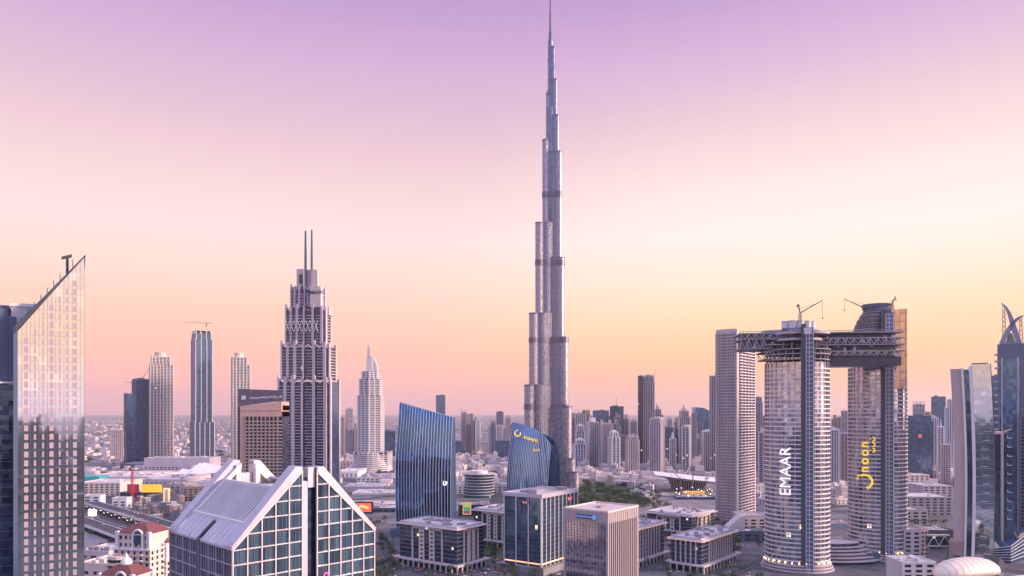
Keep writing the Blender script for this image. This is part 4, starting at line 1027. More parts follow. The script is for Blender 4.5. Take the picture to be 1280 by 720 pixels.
# ------------------------------------------------------------------ right edge: bowed concrete-and-glass tower, horned tower, podium tower
def bowed_tower():
    Y0 = 620; t = thing('bowed_tower', 'gently bowed tower with rose stone edge and mirrored front near the right edge', 'skyscraper', (X(1206, Y0), Y0, 0), R(-32))
    k = Y0 / F * .845; h = Z(457, Y0); N = 16
    def bow(q): return 2.2 * math.sin(math.pi * min(1, q * .95)) - 2.0 * q
    def strip_(mb, a, b, y0, y1, top, dz=0):
        mb.loft([[((a - 1206) * k + bow(q / N), y0, q / N * top), ((b - 1206) * k + bow(q / N), y0, q / N * top), ((b - 1206) * k + bow(q / N), y1, q / N * (top + dz)), ((a - 1206) * k + bow(q / N), y1, q / N * (top + dz))] for q in range(N + 1)])
    s = MB(); strip_(s, 1190.5, 1204, -2, 24, Z(461, Y0)); part('stone_edge', s, solid('rose_edge_stone', (.52, .40, .40, 1), var=.1), t)
    w = MB(); strip_(w, 1204.05, 1207, -4, 20, Z(460, Y0)); strip_(w, 1213.5, 1217.5, -4.5, 20, Z(458.5, Y0)); part('white_strips', w, WHITE, t)
    b = MB(); strip_(b, 1207.05, 1213.45, -2.2, 20, Z(462, Y0)); part('blue_glass', b, G_TEAL, t)
    g = MB(); strip_(g, 1217.55, 1240, -3, 22, Z(456, Y0)); part('mirror_front', g, glass('sunset_reflecting_glass', (.62, .72, .80, 1), (.57, .67, .75, 1), (3.2, 3.7), .04, .95, .004), t)
    rn = random.Random(2); z = 5
    while z < Z(470, Y0):
        q = z / h; x0 = (1217.7 - 1206) * k + bow(q); x1 = (1240 - 1206) * k + bow(q); f = MB(); f.box(x0, x1, -3.18, -2.9, z - .14, z); part('floor_line', f, WHITE, t); f = MB()
        a = rn.uniform(.2, .5); f.box(x0 + (x1 - x0) * a, x0 + (x1 - x0) * (a + .4), -3.55, -2.9, z + 1.2, z + 1.55); part('ledge', f, WHITE, t); z += 7.4
    e = MB(); strip_(e, 1240.05, 1241, -3.4, 22, Z(455.5, Y0)); part('edge_fin', e, SLATE, t)
    r = MB(); r.box((1217 - 1206) * k - 1.5, (1238 - 1206) * k - 2, 1, 18, h, Z(454, Y0)); part('roof_plant', r, BROWN, t)
    p = MB(); p.box((1186 - 1206) * k, (1204 - 1206) * k, -5, 20, 0, 22); part('base_block', p, BROWN, t)
    d = MB(); d.box((1192 - 1206) * k, (1200 - 1206) * k, -5.2, -4, 9, 11); d.box((1192 - 1206) * k, (1200 - 1206) * k, -5.2, -4, 3, 6); part('base_vents', d, DARK, t)
bowed_tower()
def horned_tower():
    Y = 800; k = Y / F * .825; t = thing('horned_tower', 'blue glass tower with two crossed curved horns on its top', 'skyscraper', (X(1263, Y), Y, 0), R(-34))
    p = lambda q: (q - 1263) * k
    b = MB(); b.box(p(1250), p(1276), -2, 24, 0, Z(432, Y)); b.prism([(p(1250.5), -1.5), (p(1275.5), -1.5), (p(1275.5), 20), (p(1250.5), 20)], Z(432, Y), Z(428, Y)); part('glass_front', b, G_BLUE, t)
    c = MB()
    for a, b_ in ((1246.5, 1250), (1276, 1281)): c.box(p(a), p(b_), -4, 24, 0, Z(430, Y))
    c.box(p(1250.1), p(1275.9), -3.4, 10, Z(447, Y), Z(430, Y)); part('stone_sides', c, SLATE, t)
    m = MB()
    for x in (1252.5, 1272.5): m.box(p(x) - .5, p(x) + .5, -3.4, -1, 0, Z(447, Y))
    part('front_ribs', m, LILAC, t)
    bl = MB(); bl.lathe(0, 0, [(.3, 0), (2.6, .8), (2.6, 2), (.3, 2.6)], 8); bme = bl.mesh('balcony', MID)
    for x in (1246, 1281.5):
        z = 60
        while z < Z(440, Y): part('balcony', bme, MID, t).location = (p(x), -2, z); z += 7.6
    h = MB()
    def horn(pts):
        secs = []
        for i, (x, y, w) in enumerate(pts):
            a = pts[max(0, i - 1)]; c_ = pts[min(len(pts) - 1, i + 1)]; d = Vector((c_[0] - a[0], -(c_[1] - a[1]))).normalized(); n = Vector((-d.y, d.x))
            X_, Z_ = p(x), Z(y, Y); w *= k * 1.35
            secs.append([(X_ - n.x * w, -3, Z_ - n.y * w), (X_ + n.x * w, -3, Z_ + n.y * w), (X_ + n.x * w, 3, Z_ + n.y * w), (X_ - n.x * w, 3, Z_ - n.y * w)])
        h.loft(secs)
    horn([(1274, 430, 2.4), (1271, 421, 2.6), (1267.5, 411, 2.6), (1264.5, 401, 2.2), (1261.5, 392, 1.7), (1257.5, 384, 1.0), (1252, 378.5, .3)])
    horn([(1251.5, 430, 2.2), (1256, 421, 2.5), (1261, 412, 2.4), (1266.5, 404, 2.0), (1272, 399, 1.4), (1279, 395.5, .5)])
    part('horns', h, MATS['blue_lilac'] if 'blue_lilac' in MATS else solid('blue_lilac', (.26, .26, .38, 1), rough=.4), t)
    l = MB()
    for x0, x1, yt in ((1253, 1258, 380), (1274, 1279, 396)):
        for x in (x0, x1): l.bar((p(x), 6, Z(430, Y)), (p((x0 + x1) / 2) if x == x1 else p(x0 + .6), 6, Z(yt, Y)), .35)
        y = 428
        while y > yt + 6: l.bar((p(x0), 6, Z(y, Y)), (p(x1) - .5, 6, Z(y - 6, Y)), .25); l.bar((p(x1) - .5, 6, Z(y, Y)), (p(x0), 6, Z(y - 6, Y)), .25); y -= 6
    part('lattice_masts', l, BROWN, t)
    e = MB(); e.extr([(p(1257), Z(430, Y)), (p(1270), Z(430, Y)), (p(1265), Z(416, Y)), (p(1261), Z(416, Y))], 1, 2); part('emblem_panel', e, G_BLUE, t)
horned_tower()
def podium_tower():
    Y = 660; k = Y / F * .83; t = thing('ledge_tower', 'slim glass tower with white ledges and a podium between bowed and horned towers', 'office tower', (X(1252, Y), Y, 0), R(-33))
    p = lambda q: (q - 1252) * k; h = Z(541, Y)
    b = MB(); b.box(p(1243), p(1251), 2, 24, 0, Z(543, Y)); b.box(p(1254.5), p(1258), 0, 24, 0, Z(543, Y)); part('dark_glass', b, G_TEAL, t)
    g = MB(); g.box(p(1258.05), p(1268), -1, 24, 0, h); part('glass_front', g, G_BLUE, t)
    w = MB(); w.box(p(1251.05), p(1254.45), -1.5, 20, 0, Z(542, Y)); part('white_strip', w, LILAC, t)
    z = 36
    while z < h - 4: l = MB(); l.box(p(1259), p(1265), -1.9, -.5, z, z + .6); l.box(p(1259), p(1260), -1.9, -.5, z, z + 2.2); part('ledge', l, WHITE, t); z += 8.2
    r = MB(); r.box(p(1243.5), p(1253), 3, 20, Z(543, Y), Z(540, Y)); r.prism([(p(1254), 0), (p(1264), 0), (p(1264), 3), (p(1254), 3)], [h, Z(537, Y), Z(537, Y), h], [h + 1.5, Z(535.5, Y), Z(535.5, Y), h + 1.5]); part('roof', r, CREAM, t)
    d = MB(); d.prism([(p(1231), -20), (p(1262), -24), (p(1285), 10), (p(1285), 40), (p(1231), 30)], 0, [Z(684, Y), Z(676, Y), Z(664, Y), Z(664, Y), Z(676, Y)]); part('podium', d, G_BLUE, t)
    d2 = MB()
    for q in range(6):
        f_ = .16 * (q + 1); A = (p(1231) - .3, -20.3, f_ * Z(684, Y)); B = (p(1262) + .2, -24.3, f_ * Z(676, Y)); C = (p(1285) + .3, 10, f_ * Z(664, Y)); d2.bar(A, B, .25, n=4); d2.bar(B, C, .25, n=4)
    part('podium_lines', d2, WHITE, t)
podium_tower()

# ------------------------------------------------------------------ generic towers of the middle and far distance
def tower(name, label, cat, x0, x1, yt, Y, dep=None, style='resi', rot=0, tiers=(), crown=None, core=None, slab=None, pier=None, fl=3.6, sp=None):
    ph = math.atan(((x0 + x1) / 2 - 640) / F); k = Y / F * math.cos(ph); rot_r = R(rot); W_ = (x1 - x0) * k; dep = dep or W_ * .9
    w = max(W_ * .4, (W_ - dep * abs(math.sin(rot_r))) / math.cos(rot_r)); pxm = (x0 + x1) / 2
    t = thing(name, label, cat, (X(pxm, Y) + math.sin(ph) * dep / 2, Y + math.cos(ph) * dep / 2, 0), rot_r - ph)
    co, sl, pr = MB(), MB(), MB(); h = Z(yt, Y)
    segs = [(rect(w, dep), 0, h if not tiers else Z(tiers[0][2], Y))]
    for i, (l, r, y) in enumerate(tiers):                    # (left inset, right inset) in photo pixels above row y
        a, b = -w / 2 + l * k, w / 2 - r * k; d = dep / 2 - min(l, r, 2) * k * .5 - 1
        z1 = h if i + 1 == len(tiers) else Z(tiers[i + 1][2], Y); segs.append(([(a, -d), (b, -d), (b, d), (a, d)], Z(y, Y), z1))
    ST = {'resi': (1.0, .7, 7.5, 1.6, .95), 'stripe': (.6, .25, 4.6, 1.7, .9), 'glass': (.45, .16, 9, .4, .25), 'grid': (1.1, .5, 4.4, 1.2, .52), 'band': (1.7, .9, 40, .5, .4)}[style]
    for P, z0, z1 in segs:
        co.prism(P, z0, z1); bands(sl, P, z0, z1, fl, ST[0], ST[1]); piers(pr, P, z0, z1 + (1.6 if style != 'glass' else .4), sp or ST[2], ST[3], ST[4])
    part('facade', co, core or G_RESI, t); part('floor_slabs', sl, slab or PALE, t); part('piers', pr, pier or slab or ROSE, t)
    P, z0, z1 = segs[-1]; ww = P[1][0] - P[0][0]; cx = (P[0][0] + P[1][0]) / 2; dd = P[2][1] - P[1][1]
    rf = MB(); rf.prism(off(P, .3), z1, z1 + .8); rn = random.Random(int(x0 * 13 + yt))
    for i in range(3): a, b = cx + rn.uniform(-.35, .1) * ww, rn.uniform(-.35, .1) * dd; rf.box(a, a + ww * rn.uniform(.15, .3), b, b + dd * .25, z1 + .8, z1 + rn.uniform(2, 4.5))
    rfo = part('roof', rf, slab or PALE, t)
    c = MB()
    if crown == 'box': c.box(cx - ww * .28, cx + ww * .28, -dd * .28, dd * .28, z1 + .8, z1 + 6 * k)
    elif crown == 'dome': c.box(cx - ww * .25, cx + ww * .25, -dd * .25, dd * .25, z1 + .8, z1 + 4 * k); c.lathe(cx, 0, [(ww * .2, z1 + 4 * k), (ww * .19, z1 + 6 * k), (ww * .12, z1 + 8 * k), (.3, z1 + 9 * k)], 12)
    elif crown == 'frame':
        for q in (-.48, -.2, .2, .48): c.box(cx + ww * q - 1, cx + ww * q + 1, -dd * .45, dd * .45, z1 + .8, z1 + 4 * k)
        c.box(cx - ww * .5, cx + ww * .5, -dd * .48, dd * .48, z1 + 4 * k, z1 + 4.6 * k)
    elif crown == 'mast': c.bar((cx, 0, z1), (cx, 0, z1 + 12 * k), .8, .4)
    elif crown == 'fork':
        for q in (-.4, .4): c.box(cx + ww * q - 1.2, cx + ww * q + 1.2, -dd * .4, dd * .4, z1 + .8, z1 + 5 * k)
    elif crown == 'spikes':
        for q in (-.42, -.14, .14, .42): c.box(cx + ww * q - ww * .07, cx + ww * q + ww * .07, -dd * .3, dd * .3, z1 + .8, z1 + 2.2 * k)
        c.box(cx - ww * .25, cx + ww * .25, -dd * .2, dd * .2, z1 + .8, z1 + 3.2 * k)
    elif crown == 'drum': c.lathe(cx, 0, [(ww * .32, z1 + .8), (ww * .32, z1 + 5.5 * k), (ww * .36, z1 + 5.6 * k), (ww * .36, z1 + 6.6 * k), (ww * .2, z1 + 7 * k)], 16)
    elif crown == 'slant': c.prism([(cx - ww / 2, -dd / 2), (cx + ww / 2, -dd / 2), (cx + ww / 2, dd / 2), (cx - ww / 2, dd / 2)], z1 + .82, [z1 + 1 * k, z1 + 7 * k, z1 + 7 * k, z1 + 1 * k])
    elif crown == 'slantl': c.prism([(cx - ww / 2, -dd / 2), (cx + ww / 2, -dd / 2), (cx + ww / 2, dd / 2), (cx - ww / 2, dd / 2)], z1 + .82, [z1 + 7 * k, z1 + 1 * k, z1 + 1 * k, z1 + 7 * k])
    if c.v: part('crown', c, pier or slab or ROSE, t)
    return t
tw, rt = 'tower', 'residential_tower'
# left group
tower(rt, 'dark blue unfinished tower with stepped left side left of the pale slab tower', tw, 155, 187, 475, 1830, 40, 'resi', 8, [(10, 0, 492)], 'spikes', G_BLUE, SLATE, SLATE, 4.4, 16)
tower(rt, 'pale slab tower with round drum on its roof beside dark blue unfinished tower', tw, 186.5, 217, 446, 1760, 36, 'resi', 4, [(2, 4, 456)], 'drum', G_RESI, PALE, CREAM)
tower(rt, 'tall dark twin ribbed tower with flat crown and roof crane', tw, 237.5, 268.5, 417, 1800, 46, 'resi', 14, [(1, 2.5, 528), (2, 4, 424)], 'frame', G_BLUE, SLATE, LILAC, 4.4, 13)
tower(rt, 'pale tower with round lettered drum partly behind the brown hotel slab', tw, 289, 313, 447, 1700, 34, 'resi', 6, [(0, 4, 456)], 'drum', G_RESI, PALE, CREAM)
tower('office_slab', 'pale grey gridded block standing alone left of the dark blue unfinished tower', tw, 137.5, 154, 538, 2000, 30, 'grid', 0, (), None, G_RESI, MID, MID)
crane('tower crane on the dark blue unfinished tower at the left', (X(166, 1850), 1850, Z(492, 1850)), 26, (-22, 0, 30), (9, 0, 26), 14)
crane('tower crane swung up behind the dark blue unfinished tower', (X(178, 1858), 1858, Z(476, 1858)), 6, (18, 0, 32), (-7, 0, 6), 8)
crane('tower crane on the flat crown of the tall dark twin ribbed tower', (X(258, 1815), 1815, Z(409, 1815)), 10, (-58, 0, 13), (12, 0, 10), 6)
tower(rt, 'hazy lilac tower directly right of the twin spired tower', tw, 421, 431, 523, 2250, 40, 'stripe', 0, (), 'frame', G_RESI, MID, MID)
tower(rt, 'grey hazy tower with stepped top between lilac tower and sail crowned tower', tw, 431.5, 442, 531, 2150, 40, 'stripe', 5, [(2, 1, 536)], None, G_RESI, GREY, MID)
tower(rt, 'pale hazy tower touching the left side of the sail crowned tower', tw, 442, 449, 529, 2300, 30, 'resi', 0, (), 'box')
tower('office_slab', 'blue grey office block just right of the sail crowned tower', tw, 477, 494, 539, 2000, 50, 'glass', 0, (), None, G_BLUE, SLATE, SLATE)
tower(rt, 'far blue tower with arched hole at its top above the slanted blue tower', tw, 545, 556.5, 494, 3000, 35, 'glass', 0, (), None, G_BLUE, SLATE, SLATE)
# middle-left pair group
tower(rt, 'dark slim tower with lilac edge, leftmost of the group right of the slanted blue tower', tw, 576.5, 583, 516, 2350, 40, 'stripe', 0, (), 'fork', G_RESI, MID, MID)
tower(rt, 'blue ribbed tower in the middle of the group right of the slanted blue tower', tw, 583.5, 592, 518, 2300, 40, 'stripe', 5, (), None, G_BLUE, SLATE, MID)
tower(rt, 'pale edged tower closing the right of the group beside the slanted blue tower', tw, 592, 600.5, 522, 2300, 40, 'stripe', 8, [(2, 1, 526)], None, G_RESI, PALE, PALE)
tower(rt, 'dark blue tower with notched top midway between both blue striped towers', tw, 611, 620, 530, 2200, 40, 'stripe', 5, [(2, 1, 534)], 'fork', G_BLUE, SLATE, MID)
tower(rt, 'pale ribbed tower behind the low blue office, midway between both blue striped towers', tw, 620.5, 628, 532, 2400, 36, 'stripe', 0, (), None, G_RESI, PALE, PALE)
tower(rt, 'dark narrow tower touching the left edge of the curved blue tower', tw, 632, 640, 531, 2200, 36, 'stripe', 0, (), None, G_BLUE, SLATE, SLATE)
tower('office_slab', 'low blue office slab left of the curved blue tower', tw, 619, 637, 551, 2100, 40, 'glass', 0, (), None, G_BLUE, SLATE, SLATE)
tower('office_slab', 'blue low office slab behind the slanted blue tower', tw, 566, 577, 552, 2200, 40, 'glass', 0, (), None, G_BLUE, SLATE, SLATE)
# right of the supertall: business towers
tower(rt, 'hazy white tower with framed top just right of the supertall', tw, 719, 732, 517, 2700, 40, 'resi', 0, (), 'frame', G_RESI, PALE, PALE)
tower(rt, 'wide grey stepped tower with a higher blue core far behind', tw, 741, 761, 513, 2600, 50, 'glass', 0, [(5, 4, 513)], None, G_BLUE, SLATE, SLATE)
tower(rt, 'dark teal glass tower with red slanted fin and thin mast far behind', tw, 762, 779.5, 508, 2500, 50, 'glass', 4, (), 'mast', G_TEAL, SLATE, SLATE)
tower(rt, 'short white tower with little crown near the supertall foot', tw, 720, 731, 533, 2000, 36, 'resi', 0, [(1, 1, 540)], 'spikes', G_RESI, PALE, WHITE)
tower(rt, 'broad blue grey tower with white crown spikes right beside the supertall foot', tw, 716.5, 732.5, 551, 1750, 44, 'resi', 6, [(2, 2, 556)], 'spikes', G_BLUE, MID, WHITE)
tower(rt, 'tall ribbed tower with flat pale top, first of three behind the park', tw, 733, 748, 528, 1800, 40, 'stripe', 10, (), 'box', G_RESI, MID, PALE)
tower(rt, 'rose ribbed tower with fork crown, second of three behind the park', tw, 749.5, 765, 530, 1760, 40, 'stripe', 8, (), 'fork', G_RESI, MID, ROSE)
tower(rt, 'blue and white tower with stepped crown, nearest above the park', tw, 759.5, 775, 541, 1620, 40, 'resi', 14, [(2, 2, 547)], 'spikes', G_BLUE, PALE, WHITE)
tower(rt, 'pale tower with rose piers standing behind the round stone roofs right of the park', tw, 781.5, 799, 546, 1500, 38, 'stripe', 10, [(2, 1, 551)], 'spikes', G_RESI, PALE, ROSE)
tower(rt, 'grey tower squeezed between blue and white tower and rose piered pale tower', tw, 774, 782, 545, 1900, 36, 'stripe', 0, (), None, G_RESI, GREY, GREY)
tower(rt, 'unfinished tall tower of two slabs with bare concrete top', tw, 798, 818, 471, 1850, 40, 'stripe', 6, [(5.5, .5, 478)], 'spikes', G_RESI, BROWN, MID)
tower(rt, 'dark slab joined to the left of the unfinished tall tower', tw, 797.5, 803.5, 470, 1842, 30, 'glass', 0, (), None, G_DARK, SLATE, SLATE)
crane('luffing crane on the unfinished tall tower of two slabs', (X(816, 1850), 1860, Z(482, 1850)), 8, (10, 0, 44), (-6, 0, 6), 8)
tower(rt, 'domed tower with pale shoulders right behind the unfinished tall tower', tw, 815, 829, 512, 1950, 40, 'stripe', 0, [(2.5, 2.5, 519)], 'dome', G_RESI, MID, ROSE)
tower(rt, 'broad rose and blue tower with lit central strip near the white wing roof', tw, 811.5, 831, 524, 1500, 40, 'stripe', -12, [(1, 1, 529)], 'spikes', G_BLUE, ROSE, ROSE)
tower(rt, 'narrow blue grey tower behind the broad rose and blue tower', tw, 831, 842, 534, 2000, 36, 'glass', 0, (), None, G_BLUE, GREY, GREY)
tower(rt, 'short white ribbed tower with pointed crown left of the ornate domed tower', tw, 837, 845, 549, 1700, 30, 'stripe', 0, (), 'dome', G_RESI, WHITE, WHITE)
tower(rt, 'ornate brown domed tower with twin shoulders near the white wing roof', tw, 846.5, 862.5, 514, 1700, 36, 'stripe', 8, [(2.5, 1.5, 522)], 'dome', G_RESI, MID, ROSE)
tower(rt, 'pale lower tower in front of the ornate brown domed tower', tw, 852.5, 865, 534, 1640, 34, 'resi', -10, (), 'spikes', G_RESI, PALE, PALE)
tower(rt, 'slim dark tower left of the ornate brown domed tower', tw, 844.5, 852, 536, 1720, 34, 'glass', 0, (), None, G_BLUE, SLATE, SLATE)
tower(rt, 'white tower with open crown just left of the curved grid tower', tw, 877, 892, 540, 1700, 38, 'stripe', 6, (), 'spikes', G_RESI, WHITE, WHITE)
tower(rt, 'slim lilac tower rising behind the left edge of the curved grid tower', tw, 887, 897, 476, 1650, 34, 'stripe', 0, [(4, 0, 470)], 'mast', G_RESI, MID, MID)
tower(rt, 'hazy pale tower between white open crowned tower and blue arched office', tw, 865, 871, 534, 2500, 30, 'stripe', 0, (), None, G_RESI, PALE, PALE)
# arched blue office (curved cut)
def arch_office():
    Y = 2300; t = thing('arched_office', 'blue glass office with a sweeping arch on its face left of curved grid tower', 'office building', (X(880, Y), Y, 0)); k = Y / F
    b = MB(); pr = [(-10 * k, 0), (11 * k, 0), (11 * k, Z(517, Y)), (6 * k, Z(513, Y)), (0, Z(510, Y)), (-10 * k, Z(509, Y))]; b.extr(pr, 0, 50); part('facade', b, G_BLUE, t)
    a = MB(); pts = [(-9 * k + 19.8 * k * math.sin(q * math.pi / 24), 20 + (Z(526, Y) - 20) * (1 - math.cos(q * math.pi / 24))) for q in range(13)]
    a.extr([(10.9 * k, 2)] + [(10.9 * k, pts[-1][1])] + list(reversed(pts)) + [(-9 * k, 2)], -3, -.05); part('arch_face', a, MATS['blue_metal'], t)
    s = MB(); bands(s, [(-10 * k, 0), (11 * k, 0), (11 * k, 50), (-10 * k, 50)], 0, Z(520, Y), 8, .6, .3); part('floor_lines', s, SLATE, t)
arch_office()
# between / right of the drums
tower(rt, 'narrow grey tower in the gap right of the curved grid tower', tw, 942, 953, 497, 1500, 34, 'stripe', 0, [(2, 1, 503)], None, G_RESI, MID, MID)
tower(rt, 'shorter pale tower in the gap left of the white lettered oval tower', tw, 948, 960, 541, 1250, 30, 'resi', 0, (), 'box', G_RESI, ROSE, ROSE)
tower(rt, 'pale ribbed tower with open crown between the two oval towers', tw, 1036, 1049, 538, 1300, 30, 'stripe', 0, (), 'spikes', G_RESI, WHITE, PALE)
tower(rt, 'darker tower with flat top between the two oval towers', tw, 1049, 1060, 542, 1320, 30, 'resi', 5, (), None, G_RESI, MID, MID)
t = tower('office_tower', 'dark blue office block with small red sign right of the domed oval tower', tw, 1131, 1166, 520, 1400, 46, 'glass', 0, [(0, 2, 527)], None, G_BLUE, SLATE, SLATE, 4.2)
s = MB(); s.box(X(1148, 1400) - X(1148.5, 1400), X(1152, 1400) - X(1148.5, 1400), -23.6, -23.1, Z(547, 1400), Z(543, 1400)); part('red_sign', s, lamp_mat('red_sign_light', (.8, .2, .12, 1), .3), t)
tower(rt, 'white crowned hazy tower rising behind the dark blue office block', tw, 1141, 1156, 506, 2100, 36, 'resi', 0, (), 'frame', G_RESI, PALE, PALE)
tower(rt, 'square blue tower with flat top, tallest of the hazy group left of the bowed tower', tw, 1164, 1182, 496, 2000, 40, 'glass', 0, (), None, G_BLUE, SLATE, SLATE)
tower(rt, 'lilac tower with slanted top beside the dark blue office block', tw, 1163, 1173, 523, 1700, 30, 'stripe', 0, (), 'slantl', G_RESI, PALE, PALE)
tower(rt, 'white banded tower in front of the lilac slanted tower', tw, 1172, 1180, 534, 1500, 26, 'resi', 0, (), 'mast', G_RESI, WHITE, WHITE)
tower(rt, 'thin tower touching the left side of the bowed tower, pale stripes', tw, 1181, 1192, 500, 1600, 30, 'stripe', 0, [(3, 0, 510)], None, G_BLUE, PALE, PALE)
tower(rt, 'plain rose block tower low beside the bowed tower', tw, 1176, 1188, 556, 1350, 26, 'grid', 0, (), None, G_RESI, ROSE, ROSE)
tower(rt, 'hazy blue tower squeezed between bowed tower and horned tower', tw, 1239, 1250, 470, 1200, 26, 'glass', 0, (), None, G_BLUE, SLATE, SLATE)
tower(rt, 'dark balcony tower cut by the right edge of the photograph', tw, 1274, 1300, 520, 700, 30, 'resi', 0, (), None, G_NAVY, SLATE, SLATE)
# extra fillers in the hazy band
rn = random.Random(21)
fill = [(703, 712, 556, 1900), (713, 720, 522, 2800), (735, 742, 524, 2750), (752, 758, 520, 2900), (779, 786, 524, 2650), (788, 796, 528, 2600), (770, 776, 533, 2300), (843, 847, 528, 2500), (834, 840, 525, 2700),
        (812, 818, 540, 2200), (867, 876, 548, 2100), (898, 905, 520, 2500), (953, 960, 520, 2300), (1040, 1047, 524, 2400), (1052, 1058, 528, 2600), (1156, 1163, 515, 2600), (1186, 1192, 520, 2500), (737, 744, 548, 2050), (803, 811, 552, 1950), (821, 827, 555, 2000)]
for q_ in range(64):
    a = rn.choice((rn.uniform(702, 893), rn.uniform(702, 893), rn.uniform(1036, 1056), rn.uniform(421, 446), rn.uniform(572, 636), rn.uniform(1134, 1188))); fill.append((a, a + rn.uniform(5, 9), rn.uniform(512, 558), rn.uniform(1900, 3300)))
for i, (a, b, y, Yd) in enumerate(fill):
    st = ('resi', 'stripe', 'grid')[i % 3]
    o_ = tower('hazy_tower', 'small hazy tower block glimpsed in the gaps of the distant skyline', tw, a, b, y, Yd, 30, st, 0, (), (None, 'box', 'spikes')[i % 3], G_RESI, (PALE, MID, GREY, CREAM, SLATE)[i % 5], (PALE, MID, ROSE, CREAM, BROWN, SLATE)[(i * 3 + 1) % 6])
    o_['group'] = 'small hazy tower blocks in the distant skyline'

# ------------------------------------------------------------------ low buildings, each placed by ground distance
def low(name, label, x0, x1, yt, Y, dep, m=PALE, cat='building', roofm=None, rot=0, clutter=4, stripes=0, group=None, win=None):
    k = Y / F; w = (x1 - x0) * k; h = Z(yt, Y); t = thing(name, label, cat, (X((x0 + x1) / 2, Y), Y + dep / 2, 0), R(rot), group)
    b = MB(); b.box(-w / 2, w / 2, -dep / 2, dep / 2, 0, h); part('walls', b, m, t)
    r = MB(); r.box(-w / 2 + .4, w / 2 - .4, -dep / 2 + .4, dep / 2 - .4, h, h + .12); rf = part('roof', r, roofm or ROOF, t)
    p = MB()
    for a in ((-w / 2 - .2, w / 2 + .2, -dep / 2 - .2, -dep / 2 + .5), (-w / 2 - .2, w / 2 + .2, dep / 2 - .5, dep / 2 + .2), (-w / 2 - .2, -w / 2 + .5, -dep / 2 + .5, dep / 2 - .5), (w / 2 - .5, w / 2 + .2, -dep / 2 + .5, dep / 2 - .5)): p.box(a[0], a[1], a[2], a[3], h - .5, h + 1.1)
    part('parapet', p, m, rf)
    rn = random.Random(int(x0 * 31 + Y)); c = MB()
    for i in range(clutter):
        a, b_ = rn.uniform(-.45, .3) * w, rn.uniform(-.42, .25) * dep; c.box(a, a + rn.uniform(.04, .16) * w + 1, b_, b_ + rn.uniform(.06, .2) * dep, h + .1, h + rn.uniform(1, 3.5))
    for i in range(stripes): a = -w / 2 + w * (i + .2) / stripes; c.box(a, a + w / stripes * .55, -dep * .42, dep * .42, h + .1, h + .9)
    if c.v: part('roof_plant', c, (GREY, ROOFL, PALE)[rn.randrange(3)], rf)
    fl = 3.8; z = 1.2; nw = 0; wme = None; n = max(2, int(w / 8))
    while z + 2.2 < h - .8:
        for i in range(n):
            if not wme: q = MB(); q.box(0, w / n * .56, -.08, .1, 0, 2); wme = q.mesh('window', win or G_DARK)
            nw += 1
            if nw <= 60: part('window', wme, G_DARK, t).location = (-w / 2 + w * (i + .22) / n, -dep / 2, z)
        z += fl
    return t
L = low
L('parking_block', 'long flat block with turquoise roof edge and peach wall beside the mirror tower', 98, 150, 604, 1150, 70, CREAM, roofm=ROOFL)
o = MB(); o.box(0, 45, 0, 30, 0, 9); solo('turquoise_hall', o, TEAL, 'turquoise roofed hall strip just right of the mirror tower', 'hall', (X(100, 1260), 1240, 14))
L('mall_hall', 'broad flat pink mall roof behind the turquoise strip', 100, 185, 597, 1330, 150, ROSE, roofm=ROOFL, clutter=12)
L('metal_hall', 'long grey metal clad hall below the left tower group', 180, 262, 573, 1560, 60, LILAC, clutter=3)
L('tower_podium', 'dark podium under the dark blue unfinished tower', 150, 186, 580, 1700, 60, SLATE)
L('mall_hall', 'pink flat mall hall in front of the long grey metal hall', 170, 232, 600, 1300, 110, ROSE, roofm=ROOFL, clutter=9)
L('sign_block', 'low block carrying red and yellow sign boards near the elevated highway', 150, 206, 616, 1120, 40, DARK, clutter=3)
s = MB(); s.box(0, 18, 0, 1.2, 0, 13); solo('red_sign_board', s, solid('board_red', (.55, .04, .09, 1)), 'square red sign board left of the yellow board', 'sign', (X(158, 1110), 1112, Z(616, 1110)))
s = MB(); s.box(0, 31, 0, 1.2, 0, 12); solo('yellow_sign_board', s, lamp_mat('board_yellow', (.85, .52, .05, 1), .5), 'wide yellow sign board beside the red board', 'sign', (X(176, 1110), 1111, Z(615.5, 1110)))
t = thing('lit_totem', 'tall glowing orange framed totem sign near the ribbed brown hall', 'sign', (X(208, 1070), 1070, 0))
s = MB(); s.box(-4.6, 4.6, 0, 1.5, Z(628, 1070), Z(610, 1070)); part('frame', s, lamp_mat('totem_orange', (1, .52, .22, 1), .8), t)
s = MB(); s.box(-2.4, 2.4, -.2, .1, Z(626, 1070), Z(612, 1070)); part('panel', s, CREAM, t)
s = MB(); s.box(-.6, .6, .2, 1.2, 0, Z(628, 1070) - .05); part('post', s, DARK, t)
L('ribbed_hall', 'brown ribbed hall right of the glowing orange totem', 228, 262, 609, 1080, 50, BROWN, stripes=7)
L('low_block', 'dark low block behind the glowing orange totem', 206, 232, 606, 1180, 40, GREY)
L('white_block', 'white billboard like block just right of the mirror tower', 104, 125, 620, 1010, 14, WHITE, clutter=0)
L('white_block', 'second white billboard like block, square, left of the cranes', 140, 158, 623, 990, 14, WHITE, clutter=0)
